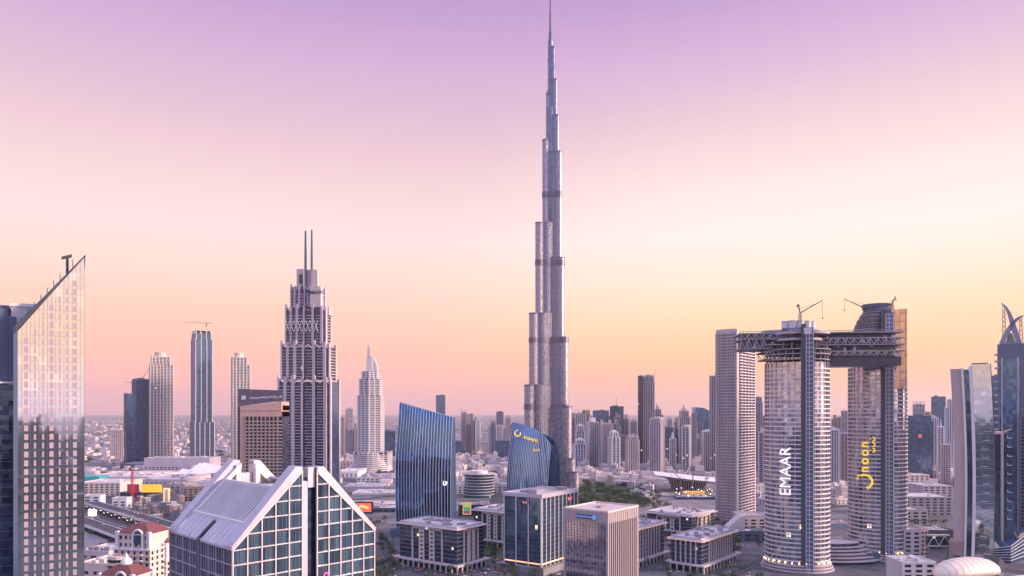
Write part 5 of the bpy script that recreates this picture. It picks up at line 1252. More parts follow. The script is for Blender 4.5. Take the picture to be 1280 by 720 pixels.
# faceted white roof hall
t = thing('faceted_hall', 'white faceted angular roofed hall behind the gabled glass block', 'building', (X(250, 1420), 1420, 0)); k = 1420 / F
m = MB()
for a, b, y1, y2, dy in ((-42, -2, 588, 592, 0), (-20, 22, 581, 590, 24), (6, 42, 586, 582, 50), (-36, 0, 583, 590, 60)): m.prism([(a * k, dy), (b * k, dy - 12), (b * k + 8, dy + 38), (a * k + 10, dy + 46)], 0, [Z(y1 + 12, 1420), Z(y2 + 8, 1420), Z(y2, 1420), Z(y1, 1420)])
part('folded_roof', m, PALE, t)
m = MB(); m.box(-43 * k, 43 * k, 112, 125, 0, 20); part('rear_wall', m, PALE, t)
# mall roofs around the sail crowned tower and between the blue towers
mall = [
 ('curved white roofed mall wing left of the sail crowned tower', 421, 447, 590, 1480, 90, WHITE, 5), ('flat mall roof with ducts under the sail crowned tower', 446, 496, 597, 1370, 80, PALE, 14),
 ('pale mall roof with skylight rows right of the gabled glass block', 428, 480, 609, 1250, 60, ROSE, 8), ('striped roof parking deck left of the slanted blue tower', 440, 497, 617, 1160, 60, PALE, 6),
 ('peach mall block with arched wall left of the slanted blue tower', 420, 494, 633, 1020, 60, CREAM, 6), ('low rose block at the right gable of the glass block', 424, 446, 577, 1700, 60, ROSE, 3),
 ('long pink hall beyond the faceted white hall', 262, 300, 592, 1420, 60, ROSE, 6), ('grey service hall beyond the brown ribbed hall', 238, 300, 604, 1260, 70, MID, 8),
 ('flat pale hall behind the slanted blue tower', 494, 500, 612, 1300, 60, PALE, 3), ('low pale block behind the round layered office', 566, 634, 606, 1180, 36, PALE, 6),
 ('dark retail block with lit sign right of the slanted blue tower', 573, 612, 632, 930, 34, DARK, 4), ('low warm lit retail block left of the red marked glass box', 606, 636, 640, 905, 30, CREAM, 5),
 ('dark angled retail hall behind the orange screen', 446, 495, 636, 960, 40, SLATE, 3)]
for lb, a, b, y, Yd, d, mt, cl in mall: L('mall_block', lb, a, b, y, Yd, d, mt, roofm=ROOFL, clutter=cl + 4, stripes=7 if 'striped' in lb or 'skylight' in lb else 0)
t = thing('led_screen', 'orange red glowing screen right of the gabled glass block', 'screen', (X(454, 945), 945, Z(641, 945)))
s = MB(); s.box(-13, 13, 0, 2, -1, 14.5); part('frame', s, DARK, t)
s = MB(); s.box(-9, 10.5, -.2, .1, 1.5, 12.5); part('screen', s, lamp_mat('screen_red', (.95, .13, .06, 1), 1.0), t)
s = MB(); s.bar((-7, -.3, 4), (-2, -.3, 10), 1.4); s.bar((-2, -.3, 9), (7, -.3, 6), 1.5); part('screen_picture', s, lamp_mat('screen_orange', (1, .45, .2, 1), 1.1), t)
t = thing('shop_billboard', 'small billboard with green and pink picture on dark retail block', 'sign', (X(583, 915), 926, Z(645, 915)))
s = MB(); s.box(-5.5, 5.5, 0, 1, 0, 16); part('frame', s, lamp_mat('billboard_yellow', (.8, .55, .2, 1), .4), t)
for z0, z1, c, nm in ((1.5, 5, (.5, .08, .2, 1), 'pink'), (5.2, 10, (.1, .5, .2, 1), 'green'), (10.2, 14.5, (.75, .65, .2, 1), 'yellow')):
    s = MB(); s.box(-4, 4, -.15, .1, z0, z1); part('picture_' + nm, s, lamp_mat('picture_' + nm, c, .35), t)
# round layered office
Y = 1120; t = thing('layered_office', 'rounded pale green office with many stacked white layers', 'office building', (X(598, Y), Y + 24, 0)); k = Y / F
c, s = MB(), MB()
for q in range(8):
    z = q * 4.6; wv = 1 + .03 * math.sin(q * 1.1); P = [(x + (q - 4) * .25, y) for x, y in ell(20 * k * wv, 26, 32)]; c.prism([(x * .95, y * .95) for x, y in P], z, z + 4.6); s.prism(P, z + 3.7, z + 4.75)
part('glass_walls', c, G_TEAL, t); part('layers', s, MID, t)
r = MB(); r.prism(ell(11 * k, 15, 24), 36.8, 41); part('roof_house', r, PALE, t)
# old-town style pink houses, one by one
HOUSE = 'small rose villa in the old town quarter'
proto = []
for v, (w, d, h) in enumerate(((16, 14, 11), (12, 18, 16), (20, 12, 8))):
    t = thing('town_house', HOUSE, 'house', (0, 0, 0), 0, 'rose houses of the old town quarter')
    b = MB(); b.box(-w / 2, w / 2, -d / 2, d / 2, 0, h); b.box(-w * .2, w * .15, -d * .2, d * .2, h, h + 4); part('walls', b, ROSE if v % 2 else CREAM, t)
    r = MB()
    for a in ((-w / 2 - .2, w / 2 + .2, -d / 2 - .2, -d / 2 + .4), (-w / 2 - .2, w / 2 + .2, d / 2 - .4, d / 2 + .2), (-w / 2 - .2, -w / 2 + .4, -d / 2 + .4, d / 2 - .4), (w / 2 - .4, w / 2 + .2, -d / 2 + .4, d / 2 - .4)): r.box(*a, h - .3, h + 1.2)
    part('parapet', r, PALE, t)
    wi = MB(); wi.box(0, w * .12, -.06, .1, 0, 1.9); wme = wi.mesh('window', G_DARK)
    for z in (h - 3.6, h - 7):
        for i in range(3): part('window', wme, G_DARK, t).location = (-w / 2 + w * (i + .4) / 3, -d / 2, z)
    proto.append(t)
rn = random.Random(11); spots = []
for (a, b, c, d, n) in ((560, 634, 566, 602, 58), (722, 796, 584, 600, 34), (425, 445, 572, 586, 8), (786, 815, 598, 630, 14), (1132, 1190, 585, 600, 10), (940, 958, 590, 640, 8), (1038, 1058, 600, 640, 8)):
    for i in range(n): spots.append((rn.uniform(a, b), rn.uniform(c, d)))
spots.sort(key=lambda q: q[1]); done = []
for i, (px, py) in enumerate(spots):
    Yd = GY(py); x = X(px, Yd)
    if any(abs(x - q[0]) < 19 and abs(Yd - q[1]) < 19 for q in done): continue
    done.append((x, Yd)); t = proto[i % 3]
    if len(done) <= 3: t = proto[len(done) - 1]; t.location = (x, Yd, 0); t.rotation_euler.z = rn.uniform(-.5, .5)
    else: copy_thing(t, (x, Yd, 0), rn.uniform(-.5, .5))
# stone low blocks with domes right of the park
for lb, a, b, y, Yd, d in (('cream stone low block with rounded roof at the park edge', 776, 797, 601, 1330, 30), ('stone terrace block below the broad rose and blue tower', 797, 820, 606, 1260, 30)): L('stone_block', lb, a, b, y, Yd, d, CREAM, clutter=6)
# opera hall with the white wing roof
def wing_hall():
    Y = 1230; t = thing('wing_roof_hall', 'hall under a white wing shaped roof left of the curved grid tower', 'hall', (X(858, Y), Y, 0)); k = Y / F; n = 20; secs = []
    for i in range(n + 1):
        q = i / n; x = (-42 + 84 * q) * k; top = Z(592.5 + 9 * q, Y); w = 10 + 26 * math.sin(math.pi * (.12 + .76 * q)); th = 1 + 9 * math.sin(math.pi * q)
        secs.append([(x, -w, top), (x, 0, top - th * .8), (x, w, top + 3), (x, 0, top + 5)])
    m = MB(); m.loft(secs); part('wing_roof', m, PALE, t)
    b = MB()
    secs = []
    for z, s in ((0, .62), (10, .72), (22, .84)): secs.append([(-30 * k * s, -18 * s, z), (30 * k * s, -18 * s, z), (34 * k * s, 22 * s, z), (-26 * k * s, 22 * s, z)])
    b.loft(secs); part('glass_hull', b, G_DARK, t)
    f = MB()
    for i in range(15): x = (-27 + 54 * i / 14) * k; f.bar((x * .65, -12, 0), (x * .88, -18, 24), .5)
    part('hull_ribs', f, PALE, t)
    s = MB(); s.bar((2 * k, 30, 20), (14 * k, 46, Z(583, Y)), 1.4, .8); s.bar((8 * k, 30, 20), (14 * k, 46, Z(583, Y)), .8); part('mast_strut', s, MID, t)
wing_hall()
t = thing('formwork_deck', 'yellow lit scaffold deck on the building site under the white wing roof', 'scaffold', (X(868, 1130), 1130, 0)); k = 1130 / F
yl = lamp_mat('site_yellow', (.9, .5, .08, 1), .35); m = MB()
for x0, x1, y in ((-14, 14, 614), (-10, 12, 617), (14, 27, 632)): m = MB(); m.box(x0 * k, x1 * k, -3, 3, Z(y + 1.6, 1130), Z(y, 1130)); part('deck', m, yl, t)
m = MB()
for x in range(-13, 26, 3): m.bar((x * k, -3, 0), (x * k, -3, Z(616, 1130)), .5)
part('props', m, BROWN, t)
for i, (x, Yd, h, lb) in enumerate(((851, 1120, 30, 'yellow tower crane at the left end of the scaffold deck'), (866, 1160, 34, 'yellow tower crane in the middle of the building site'), (882, 1120, 26, 'yellow tower crane at the right end of the scaffold deck'))):
    c = crane(lb, (X(x, Yd), Yd, 0), h, (-14 + 9 * i, 0, h + 12), (5, 0, h), 6)
m = MB(); rn = random.Random(8)
for i in range(22): m.box(*(lambda x, y, z: (x, x + .9, y, y + .9, z, z + .9))(X(rn.uniform(845, 893), 1120), 1100 + rn.uniform(0, 60), rn.uniform(1, 16)))
solo('site_lamps', m, lamp_mat('site_lamp', (1, .85, .65, 1), 3), 'scattered bright work lamps across the building site under the white wing roof', 'lamps')['kind'] = 'stuff'
L('site_huts', 'dark blue site huts under the yellow scaffold deck', 846, 895, 622, 1100, 20, MATS['blue_metal'], clutter=8)
# blocks around the foot of the drums
L('pink_hall', 'blank rose hall wall between curved grid tower and white lettered oval tower', 926, 958, 645, 800, 30, ROSE, clutter=2)
t = thing('glass_ramp', 'sloping glass canopy against the blank rose hall', 'canopy', (X(912, 790), 785, 0)); m = MB(); m.extr([(-4, 0), (14, 0), (14, Z(644, 790)), (10, Z(644, 790)), (-4, Z(658, 790))], -4, 12); part('canopy', m, LILAC, t)
m = MB()
for q in range(5): m.bar((-4 + q * 3, -4.2, Z(658 - q * 3, 790)), (-4 + q * 3, 12, Z(658 - q * 3, 790) + .2), .3)
part('ribs', m, WHITE, t)
L('dark_hall', 'long dark glass low hall at the foot of the white lettered oval tower', 918, 962, 665, 745, 20, SLATE, roofm=ROOFL)
t = thing('curved_podium', 'curved layered podium terrace joining the two oval towers', 'podium', (X(1050, 640), 655, 0))
m = MB()
for q in range(6): m.prism(ell(44 - q * 4, 26 - q * 3, 40), 2 + q * 2.6, 3.2 + q * 2.6)
part('terraces', m, ROSE, t); m = MB(); m.prism(ell(24, 11, 40), 0, 15.9); part('glass_walls', m, G_DARK, t)
L('green_net_site', 'small fenced work site with pale roof between the oval towers', 1036, 1062, 655, 860, 18, PALE, clutter=8)
m = MB(); m.prism([(0, 0), (16, -3), (19, 5), (3, 9)], 0, [5, 6, 8, 7]); solo('green_net', m, solid('green_netting', (.02, .30, .16, 1)), 'bright green safety net between the two oval towers', 'net', (X(1039, 835), 835, Z(667, 835)))
L('glass_pavilion', 'dark glass pavilion at the foot of the yellow lettered oval tower', 1084, 1100, 693, 640, 16, SLATE)
right = [('flat_roof_hall', 'rose villa block with window rows right of the domed oval tower', 1131, 1162, 594, 1170, 26, CREAM, 4, 0), ('flat_roof_hall', 'long pale hall with a striped skylight roof left of the bowed tower', 1154, 1191, 608, 1070, 60, MID, 3, 7),
    ('flat_roof_hall', 'grey hall with a recessed dark band left of the bowed tower', 1130, 1190, 622, 930, 50, GREY, 5, 0), ('flat_roof_hall', 'low peach building behind the row of palms', 1130, 1160, 638, 830, 24, CREAM, 4, 0),
    ('parking_building', 'rose parking building with dark slot openings right of the domed oval tower', 1130, 1151, 663, 645, 40, ROSE, 3, 0), ('wall_block', 'plain rose block beside the parking building', 1151.2, 1160, 661, 650, 36, ROSE, 1, 0),
    ('dark_block', 'dark block behind the white trussed footbridge', 1160, 1192, 664, 700, 30, DARK, 3, 0)]
for nm, lb, a, b, y, Yd, d, mt, cl, stp in right: L(nm, lb, a, b, y, Yd, d, mt, roofm=ROOFL, clutter=cl, stripes=stp)
L('station_annex', 'flat pale roofed annex with skylights left of the golden shell', 1128, 1170, 704, 545, 24, PALE, roofm=ROOFL, clutter=8)
# footbridge
t = thing('footbridge', 'white trussed glass footbridge between parking building and bowed tower', 'bridge', (X(1174, 640), 640, 0)); k = 640 / F
m = MB(); m.box(-14 * k, 14 * k, .3, 4, Z(682, 640), Z(670, 640)); part('glass_tube', m, G_TEAL, t)
m = MB()
for z in (669.5, 682.5): m.box(-14 * k, 14 * k, 0, 4.4, Z(z + .8, 640), Z(z - .8, 640))
for q in range(4): a, b = (-14 + 7 * q) * k, (-7 + 7 * q) * k; m.bar((a, 0, Z(682 if q % 2 == 0 else 670, 640)), (b, 0, Z(670 if q % 2 == 0 else 682, 640)), .35)
part('truss', m, WHITE, t)
m = MB()
for x in (-12, 12): m.box(x * k - .6, x * k + .6, 1.5, 2.9, 0, Z(683, 640))
part('legs', m, GREY, t)
# golden metro shell and viaduct
def metro():
    Y = 520; t = thing('metro_station', 'golden shell roofed metro station at the bottom right corner', 'station', (X(1208, Y), Y, 9.5), R(18)); n, mseg = 24, 14; secs = []
    Lh = 29
    for i in range(n + 1):
        q = -1 + 2 * i / n; w = 12 * math.sqrt(max(.01, 1 - abs(q) ** 2.6)); h = 11.5 * math.sqrt(max(.01, 1 - abs(q) ** 2.4)); x = q * Lh
        secs.append([(x, -w * math.cos(math.pi * j / mseg), 8 + h * math.sin(math.pi * j / mseg) ** .85) for j in range(mseg + 1)])
    m = MB(); m.loft(secs); part('shell', m, GOLD, t, smooth=True)
    m = MB()
    for i in range(2, n - 1, 2):
        for j in range(1, mseg - 1): m.bar(Vector(secs[i][j]) * 1.0 + Vector((0, 0, .05)), Vector(secs[i][j + 1]) + Vector((0, 0, .05)), .1, n=4)
    part('panel_seams', m, BROWN, t)
    m = MB(); m.box(-20, 20, -9, 9, -9.5, 8); part('concourse', m, G_DARK, t)
    m = MB(); m.extr([(Lh - 7, 8), (Lh + 1, 8), (Lh + 1, 15), (Lh - 4, 19)], -6, 6); part('portal', m, DARK, t)
metro()
t = thing('metro_viaduct', 'raised metro viaduct leaving the golden station to the right', 'viaduct', (X(1249, 525), 525, 0), R(18))
m = MB(); m.box(4, 150, -4.5, 4.5, 9, 10.6); part('deck', m, PALE, t)
m = MB(); m.box(4, 150, -4.7, -4.2, 9.2, 12); m.box(4, 150, 4.2, 4.7, 9.2, 12); part('parapets', m, WHITE, t)
m = MB()
for y in (-2.8, -1.4, 1.4, 2.8): m.box(4, 150, y - .08, y + .08, 10.6, 10.8)
part('rails', m, DARK, t)
m = MB()
for x in range(14, 150, 24): m.lathe(x, 0, [(1.1, 0), (1.1, 7), (3.2, 8.99)], 10)
part('pillars', m, PALE, t)
# ornate hotel with red roofs at bottom left
def ornate(label, pxc, Y, ytop, w, d, rot, dome=False):
    t = thing('ornate_hotel', label, 'hotel', (X(pxc, Y), Y, 0), R(rot)); h = Z(ytop, Y)
    fl = 3.3; wf, ws, wt = MB(), MB(), MB(); wf.box(-.75, .75, -.06, .2, 0, 1.9); ws.box(-.2, .06, -.75, .75, 0, 1.9); wt.box(-.7, .7, -.06, .2, 0, 2.4); wf, ws, wt = (q.mesh('window', G_DARK) for q in (wf, ws, wt)); cnt = [0]
    def win(me, *lc):
        cnt[0] += 1
        if cnt[0] <= 100: part('window', me, G_DARK, t).location = lc
        else: wi.box(lc[0] - .7, lc[0] + .7, lc[1] - .06, lc[1] + .2, lc[2], lc[2] + 1.9)
    b = MB(); b.box(-w / 2, w / 2, -d / 2, d / 2, 0, h - 9); b.box(-w * .42, w * .42, -d * .42, d * .42, h - 9, h); part('walls', b, CREAM, t)
    r = MB(); P = off(rect(w * .86, d * .86), .8); c = [(x * .35, y * .35) for x, y in P]
    r.loft([[(x, y, h) for x, y in P], [(x, y, h + 5) for x, y in c]]); part('red_roof', r, REDTILE, t)
    wi, fr = MB(), MB(); z = h - 9 - fl; n = max(3, int(w / 3.6)); nd = max(3, int(d / 3.6))
    while z > 4:
        for i in range(n): x = -w / 2 + w * (i + .5) / n; win(wf, x, -d / 2, z + .7)
        for i in range(nd): y = -d / 2 + d * (i + .5) / nd; win(ws, w / 2, y, z + .7)
        fr.prism(off(rect(w, d), .45), z, z + .35)
        for i in range(0, n, 2): x = -w / 2 + w * (i + .5) / n; fr.box(x - 1.4, x + 1.4, -d / 2 - 1.3, -d / 2, z + .36, z + 1.0)
        z -= fl
    for i in range(n):
        x = -w * .42 + w * .84 * (i + .5) / n; win(wt, x, -d * .42, h - 7.5); win(wf, x, -d * .42, h - 3.4)
    fr.prism(off(rect(w, d), .8), h - 9, h - 8.4); fr.prism(off(rect(w * .84, d * .84), .8), h - .7, h)
    for sx in (-1, 1):
        for sy in (-1, 1): fr.box(sx * w * .43 - 1, sx * w * .43 + 1, sy * d * .43 - 1, sy * d * .43 + 1, h - 9, h + 1.2)
    if wi.v: part('lower_windows', wi, G_DARK, t, kind='stuff')
    part('trim', fr, WHITE, t)
    ar = MB(); cx = w * .14
    for q in range(10):
        a, b_ = math.pi * q / 10, math.pi * (q + 1) / 10; ar.bar((cx + 3.2 * math.cos(a), -d * .43 - .6, h - 1 + 3.2 * math.sin(a)), (cx + 3.2 * math.cos(b_), -d * .43 - .6, h - 1 + 3.2 * math.sin(b_)), .7)
    ar.box(cx - 3.8, cx - 2.6, -d * .43 - 1.2, -d * .4, h - 9, h - 1); ar.box(cx + 2.6, cx + 3.8, -d * .43 - 1.2, -d * .4, h - 9, h - 1); part('arch', ar, WHITE, t)
    ag = MB(); ag.extr([(cx + 2.6 * math.cos(math.pi * q / 10), h - 1 + 2.6 * math.sin(math.pi * q / 10)) for q in range(11)] + [(cx - 2.6, h - 6), (cx + 2.6, h - 6)], -d * .43 - .5, -d * .4); part('arch_glass', ag, G_TEAL, t)
    if dome: m = MB(); m.lathe(0, 0, [(3, h + 4.5), (3, h + 6), (2.4, h + 7.6), (1.2, h + 8.8), (.2, h + 11)], 12); part('finial', m, WHITE, t)
    tr = MB(); tr.prism([(-w * .36 + 6 * math.cos(math.pi * q / 8), -d / 2 + .2 - 5 * math.sin(math.pi * q / 8)) for q in range(9)][::-1], 0, h - 12.5); part('round_bay', tr, CREAM, t)
    tb = MB(); z = h - 16
    for q in range(8): tb.prism([(-w * .36 + 6.1 * math.cos(math.pi * q_ / 8), -d / 2 + .2 - 5.1 * math.sin(math.pi * q_ / 8)) for q_ in range(9)][::-1], z, z + 1.7); z -= fl
    part('bay_glazing', tb, G_DARK, t)
    return t
ornate('cream ornate hotel block with red hipped roof and big arch window', 180, 420, 664, 24, 20, -12)
ornate('cream ornate hotel wing with small red roof touching the glass block', 209, 430, 678, 14, 20, -12)
ornate('lower ornate hotel block with white finial on its red roof at the bottom edge', 158, 400, 716, 24, 18, -12, True)
L('pale_lowrise', 'cream low block with bright roof edge beside the ornate hotel', 100, 150, 706, 470, 26, CREAM, roofm=ROOFL, rot=-10, clutter=6)
L('pale_lowrise', 'terraced pale low block between the highway and the ornate hotel', 100, 142, 690, 560, 30, ROSE, roofm=ROOFL, rot=-10, clutter=8)
# lit billboard by the highway
t = thing('lit_billboard', 'bright white lit billboard on a post beside the elevated highway', 'billboard', (X(115, 880), 880, 0))
s = MB(); s.box(-4.8, 4.8, 0, 1, Z(645, 880), Z(637, 880)); part('panel', s, lamp_mat('billboard_white', (1, .85, .72, 1), 1.7), t)
s = MB(); s.box(-.7, .7, .2, .9, 0, Z(645, 880)); s.box(-6, 6, -1, 2, Z(653, 880) - 1, Z(652, 880)); part('post', s, PALE, t)
m = MB(); m.box(-1.3, 1.3, 0, .4, -1.6, 1.6); solo('lit_sign', m, lamp_mat('cool_lamp', (.75, .85, 1, 1), 4), 'small brilliant bluish white lit sign between the carriageways', 'sign', (X(133.5, 820), 820, Z(658.5, 820)))
t = thing('tower_crane', 'red lattice crane mast standing before the red sign board', 'crane', (X(165.5, 1090), 1090, 0)); m = MB(); h = Z(588, 1090)
for sx in (-1.4, 1.4):
    for sy in (-1.4, 1.4): m.bar((sx, sy, 0), (sx, sy, h), .4)
z = 0
while z < h - 4: m.bar((-1.4, -1.4, z), (1.4, -1.4, z + 4), .25); m.bar((1.4, -1.4, z), (-1.4, -1.4, z + 4), .25); z += 4
part('mast', m, solid('crane_red', (.50, .06, .09, 1)), t); m = MB(); m.bar((-22, 6, h), (12, -3, h), .9); part('jib', m, MATS['crane_red'], t)

# ------------------------------------------------------------------ far sprawl, reflected city, small things
rn = random.Random(99); mb = MB(); mb2 = MB()
for i in range(4200):
    Yd = 2500 * (1 + rn.random() ** 1.6 * 3.6); x = rn.uniform(-.8, .8) * Yd; w, d, h = rn.uniform(8, 40), rn.uniform(8, 40), rn.choice((4, 5, 6, 7, 8, 9, 14))
    if rn.random() < .012: h *= rn.uniform(2, 4)
    (mb if i % 3 else mb2).box(x, x + w, Yd, Yd + d, 0, h)
tag(part('distant_suburbs', mb, MATS['mauve_concrete']), 'far pale low suburbs spreading to the hazy horizon', 'suburb', kind='stuff')
tag(part('distant_suburbs', mb2, GREY), 'far grey low blocks scattered through the hazy suburbs', 'suburb', kind='stuff')
mb = MB()
for i in range(1200):
    Yd = rn.uniform(1300, 2500); x = rn.uniform(-.8, .8) * Yd; w, d, h = rn.uniform(8, 24), rn.uniform(8, 22), rn.choice((5, 7, 9, 12))
    mb.box(x, x + w, Yd, Yd + d, 0, h)
tag(part('middle_lowrises', mb, ROSE), 'mass of small rose low blocks filling the middle distance', 'suburb', kind='stuff')
mb = MB()
for i in range(2600):
    Yd = 1500 * (1 + rn.random() * 4); x = rn.uniform(-.8, .8) * Yd; r = rn.uniform(3, 9); z = rn.uniform(4, 8)
    mb.lathe(x, Yd, [(r * .5, 0), (r, z * .5), (r * .5, z)], 6)
tag(part('distant_trees', mb, LEAF), 'far dark dots of trees among the suburbs', 'trees', kind='stuff')
mb = MB()
for i in range(1600):
    Yd = -rn.uniform(120, 2600); x = rn.uniform(-2200, 2200); w = rn.uniform(14, 34); h = rn.choice((12, 18, 25, 25, 30, 30, 40, 50, 60, 75, 110)) * rn.uniform(.7, 1.1)
    if abs(x) < 60 and Yd > -220: continue
    if h > 80 and Yd > -600: h *= .4
    mb.box(x, x + w, Yd - w, Yd, 0, h)
tag(part('reflected_city', mb, solid('dusky_city', (.018, .04, .075, 1), rough=.4, var=.5, scale=.02)), 'dark city blocks showing only as reflections in the glass towers', 'city', kind='stuff')

# trees
def tree_mesh(seed, r, h, mat, n=300):
    rn = random.Random(seed); lumps = [(rn.uniform(-.6, .6) * r, rn.uniform(-.6, .6) * r, h * rn.uniform(.45, .85), rn.uniform(.35, .6) * r) for _ in range(8)]; mb = MB()
    for i in range(n):
        c = lumps[rn.randrange(8)]; d = Vector((rn.gauss(0, 1), rn.gauss(0, 1), rn.gauss(0, .8))).normalized(); p = Vector(c[:3]) + d * c[3] * rn.uniform(.6, 1.1); s = rn.uniform(.25, .6) * (r / 5)
        u = d.orthogonal().normalized(); v = d.cross(u); a = rn.uniform(0, 6.3); u, v = u * math.cos(a) + v * math.sin(a), v * math.cos(a) - u * math.sin(a); tilt = d * rn.uniform(-.4, .4)
        mb.quad(p - u * s, p + v * s * .7 + tilt * s, p + u * s, p - v * s * .7 - tilt * s)
    return mb
def make_tree(seed, r, h, mat, label, group):
    t = thing('tree', label, 'tree', (0, 0, 0), 0, group)
    k = MB(); k.bar((0, 0, 0), (.1, .05, h * .55), .32, .16); k.bar((.1, .05, h * .4), (r * .4, .3, h * .7), .14, .06); k.bar((.1, .05, h * .45), (-r * .35, -.4, h * .72), .13, .05); part('trunk', k, BARK, t)
    part('crown', tree_mesh(seed, r, h, mat), mat, t); return t
def make_palm(seed, h, label, group):
    rn = random.Random(seed); t = thing('palm_tree', label, 'palm', (0, 0, 0), 0, group); k = MB(); k.bar((0, 0, 0), (.25, .1, h), .3, .2); part('trunk', k, BARK, t); c = MB()
    for i in range(13):
        a = i * 2.399; up = rn.uniform(.2, 1.1); p0 = Vector((.25, .1, h)); prev = None
        for s in range(5):
            q = s / 4; d = 2.9 * q; P = p0 + Vector((math.cos(a) * d, math.sin(a) * d, up * d * .7 - 2.3 * q * q)); w = .55 * math.sin(math.pi * (.15 + .8 * q)); sd_ = Vector((-math.sin(a), math.cos(a), -.25)) * w; cur = (P - sd_, P + sd_)
            if prev: c.quad(prev[0], prev[1], cur[1], cur[0])
            prev = cur
    part('crown', c, PALML, t); return t
PARK, SQ, HW, PL = 'dense dark park tree right of the supertall foot', 'round dark street tree on the office square streets', 'tree growing beside the raised highway', 'palm in the streets of the office square'
protoT = {'park': [make_tree(s, 6.5, 11, LEAF if s % 2 else LEAF2, PARK, 'park trees') for s in (1, 2, 3)], 'sq': [make_tree(s, 3.8, 7.5, LEAF if s % 2 else LEAF2, SQ, 'street trees of the office square') for s in (5, 6)],
          'hw': [make_tree(9, 4, 7, LEAF2, HW, 'trees beside the highway')], 'palm': [make_palm(4, 9, PL, 'palms of the office square')]}
used = {}
def plant(kind, x, y, sc=1.0):
    i = used.get(kind, 0); used[kind] = i + 1; ps = protoT[kind]; s = sc * rn.uniform(.8, 1.25)
    if i < len(ps): t = ps[i]; t.location = (x, y, 0); t.scale = (s, s, s * rn.uniform(.9, 1.1)); t.rotation_euler.z = rn.uniform(0, 6); return t
    return copy_thing(ps[i % len(ps)], (x, y, 0), rn.uniform(0, 6), scale=(s, s, s * rn.uniform(.9, 1.1)))
for i in range(115):
    px, py = rn.uniform(722, 812), rn.uniform(608, 636); Yd = GY(py); plant('park', X(px, Yd), Yd)
for i in range(12):
    px, py = rn.uniform(800, 840), rn.uniform(618, 640); Yd = GY(py); plant('park', X(px, Yd), Yd, .8)
# blocked rectangles (local frame of a rotated footprint)
FP = [(X(571, 600), 600, 36, 66, 54), (X(640, 705), 705, 40, 48, 54), (X(876.5, 600), 600, 70, 27.6, 50), (X(792, 618), 618, 54, 26, 50), (X(864, 765), 765, 58, 53, 50), (X(677, 594), 594, 59, 38, 54.9), (X(760, 480), 480, 42, 35.3, 51.7)]
def free(x, y, m=6):
    for fx_, fy_, l, w, a in FP:
        dx, dy = x - fx_, y - fy_; u = dx * math.cos(R(a)) + dy * math.sin(R(a)); v = -dx * math.sin(R(a)) + dy * math.cos(R(a))
        if -m < u < l + m and -m < v < w + m: return False
    for cx, cy, r in ((X(530, 780), 795, 46), (X(996, 600), 621, 44), (X(1096, 645), 667, 44), (X(664, 860), 875, 48)):
        if math.hypot(x - cx, y - cy) < r: return False
    return True
n = 0
while n < 190:
    px, py = rn.uniform(420, 960), rn.uniform(650, 732); Yd = GY(py); x = X(px, Yd)
    if not free(x, Yd): continue
    plant('sq' if rn.random() < .7 else 'palm', x, Yd); n += 1
for a, b, c, d, q in ((430, 494, 655, 725, 34), (604, 630, 668, 704, 12)):
    for i in range(q):
        px, py = rn.uniform(a, b), rn.uniform(c, d); Yd = GY(py)
        if free(X(px, Yd), Yd): plant('sq', X(px, Yd), Yd)
for i in range(22):
    v = hw(rn.choice((222, 330, 340, 236)), rn.uniform(560, 1000)); plant('hw', v.x, v.y)
for i in range(9):
    Yd = 800; o_ = copy_thing(protoT['palm'][0], (X(1131 + i * 6.6, Yd), Yd + rn.uniform(-4, 4), 0), i, 'palm in the row before the low peach building at right', 'row of palms at right', (1.3, 1.3, 1.5))
# cars
HEADL, TAILL = lamp_mat('headlight_glow', (1, .9, .75, 1), 10), lamp_mat('tail_light_glow', (1, .08, .04, 1), 3)
def make_car(mat, cname):
    t = thing('car', cname + ' car parked on the streets of the office square', 'car', (0, 0, 0), 0, cname + ' cars on the office square')
    b = MB(); b.loft([[(-2.2, -.85, .3), (2.2, -.85, .3), (2.2, .85, .3), (-2.2, .85, .3)], [(-2.25, -.9, .7), (2.25, -.9, .7), (2.25, .9, .7), (-2.25, .9, .7)], [(-2.15, -.84, .95), (2.1, -.84, .88), (2.1, .84, .88), (-2.15, .84, .95)]]); part('body', b, mat, t)
    c = MB(); c.loft([[(-1.9, -.78, .94), (1.2, -.78, .94), (1.2, .78, .94), (-1.9, .78, .94)], [(-1.4, -.62, 1.45), (.5, -.62, 1.45), (.5, .62, 1.45), (-1.4, .62, 1.45)]]); part('cabin', c, G_DARK, t)
    for nm, x, mt_ in (('headlight', 2.2, HEADL), ('tail_light', -2.3, TAILL)):
        q = MB(); q.box(x - .02, x + .1, -.14, .14, -.1, .1); q = q.mesh(nm, mt_)
        for y in (-.6, .6): part(nm, q, mt_, t).location = (0, y, .72)
    w = MB()
    for x in (-1.4, 1.4):
        for y in (-.86, .86): w.bar((x, y - .1, .32), (x, y + .1, .32), .32, n=10)
    part('wheels', w, DARK, t); return t
cars = [make_car(solid('car_' + c, v, rough=.25, var=.03, spec=.7), c) for c, v in (('white', (.75, .74, .74, 1)), ('silver', (.42, .42, .45, 1)), ('black', (.02, .02, .025, 1)), ('red', (.42, .03, .03, 1)), ('blue', (.05, .09, .22, 1)))]
cu = [0] * 5
def put_car(i, x, y, z, rot, label=None, group=None):
    c = cars[i]
    if cu[i] == 0 and not label: cu[i] = 1; c.location = (x, y, z); c.rotation_euler.z = rot; return
    copy_thing(c, (x, y, z), rot, label, group)
W5 = (0, 0, 0, 1, 1, 2, 2, 3, 4)
da = math.atan2(.8, .6)
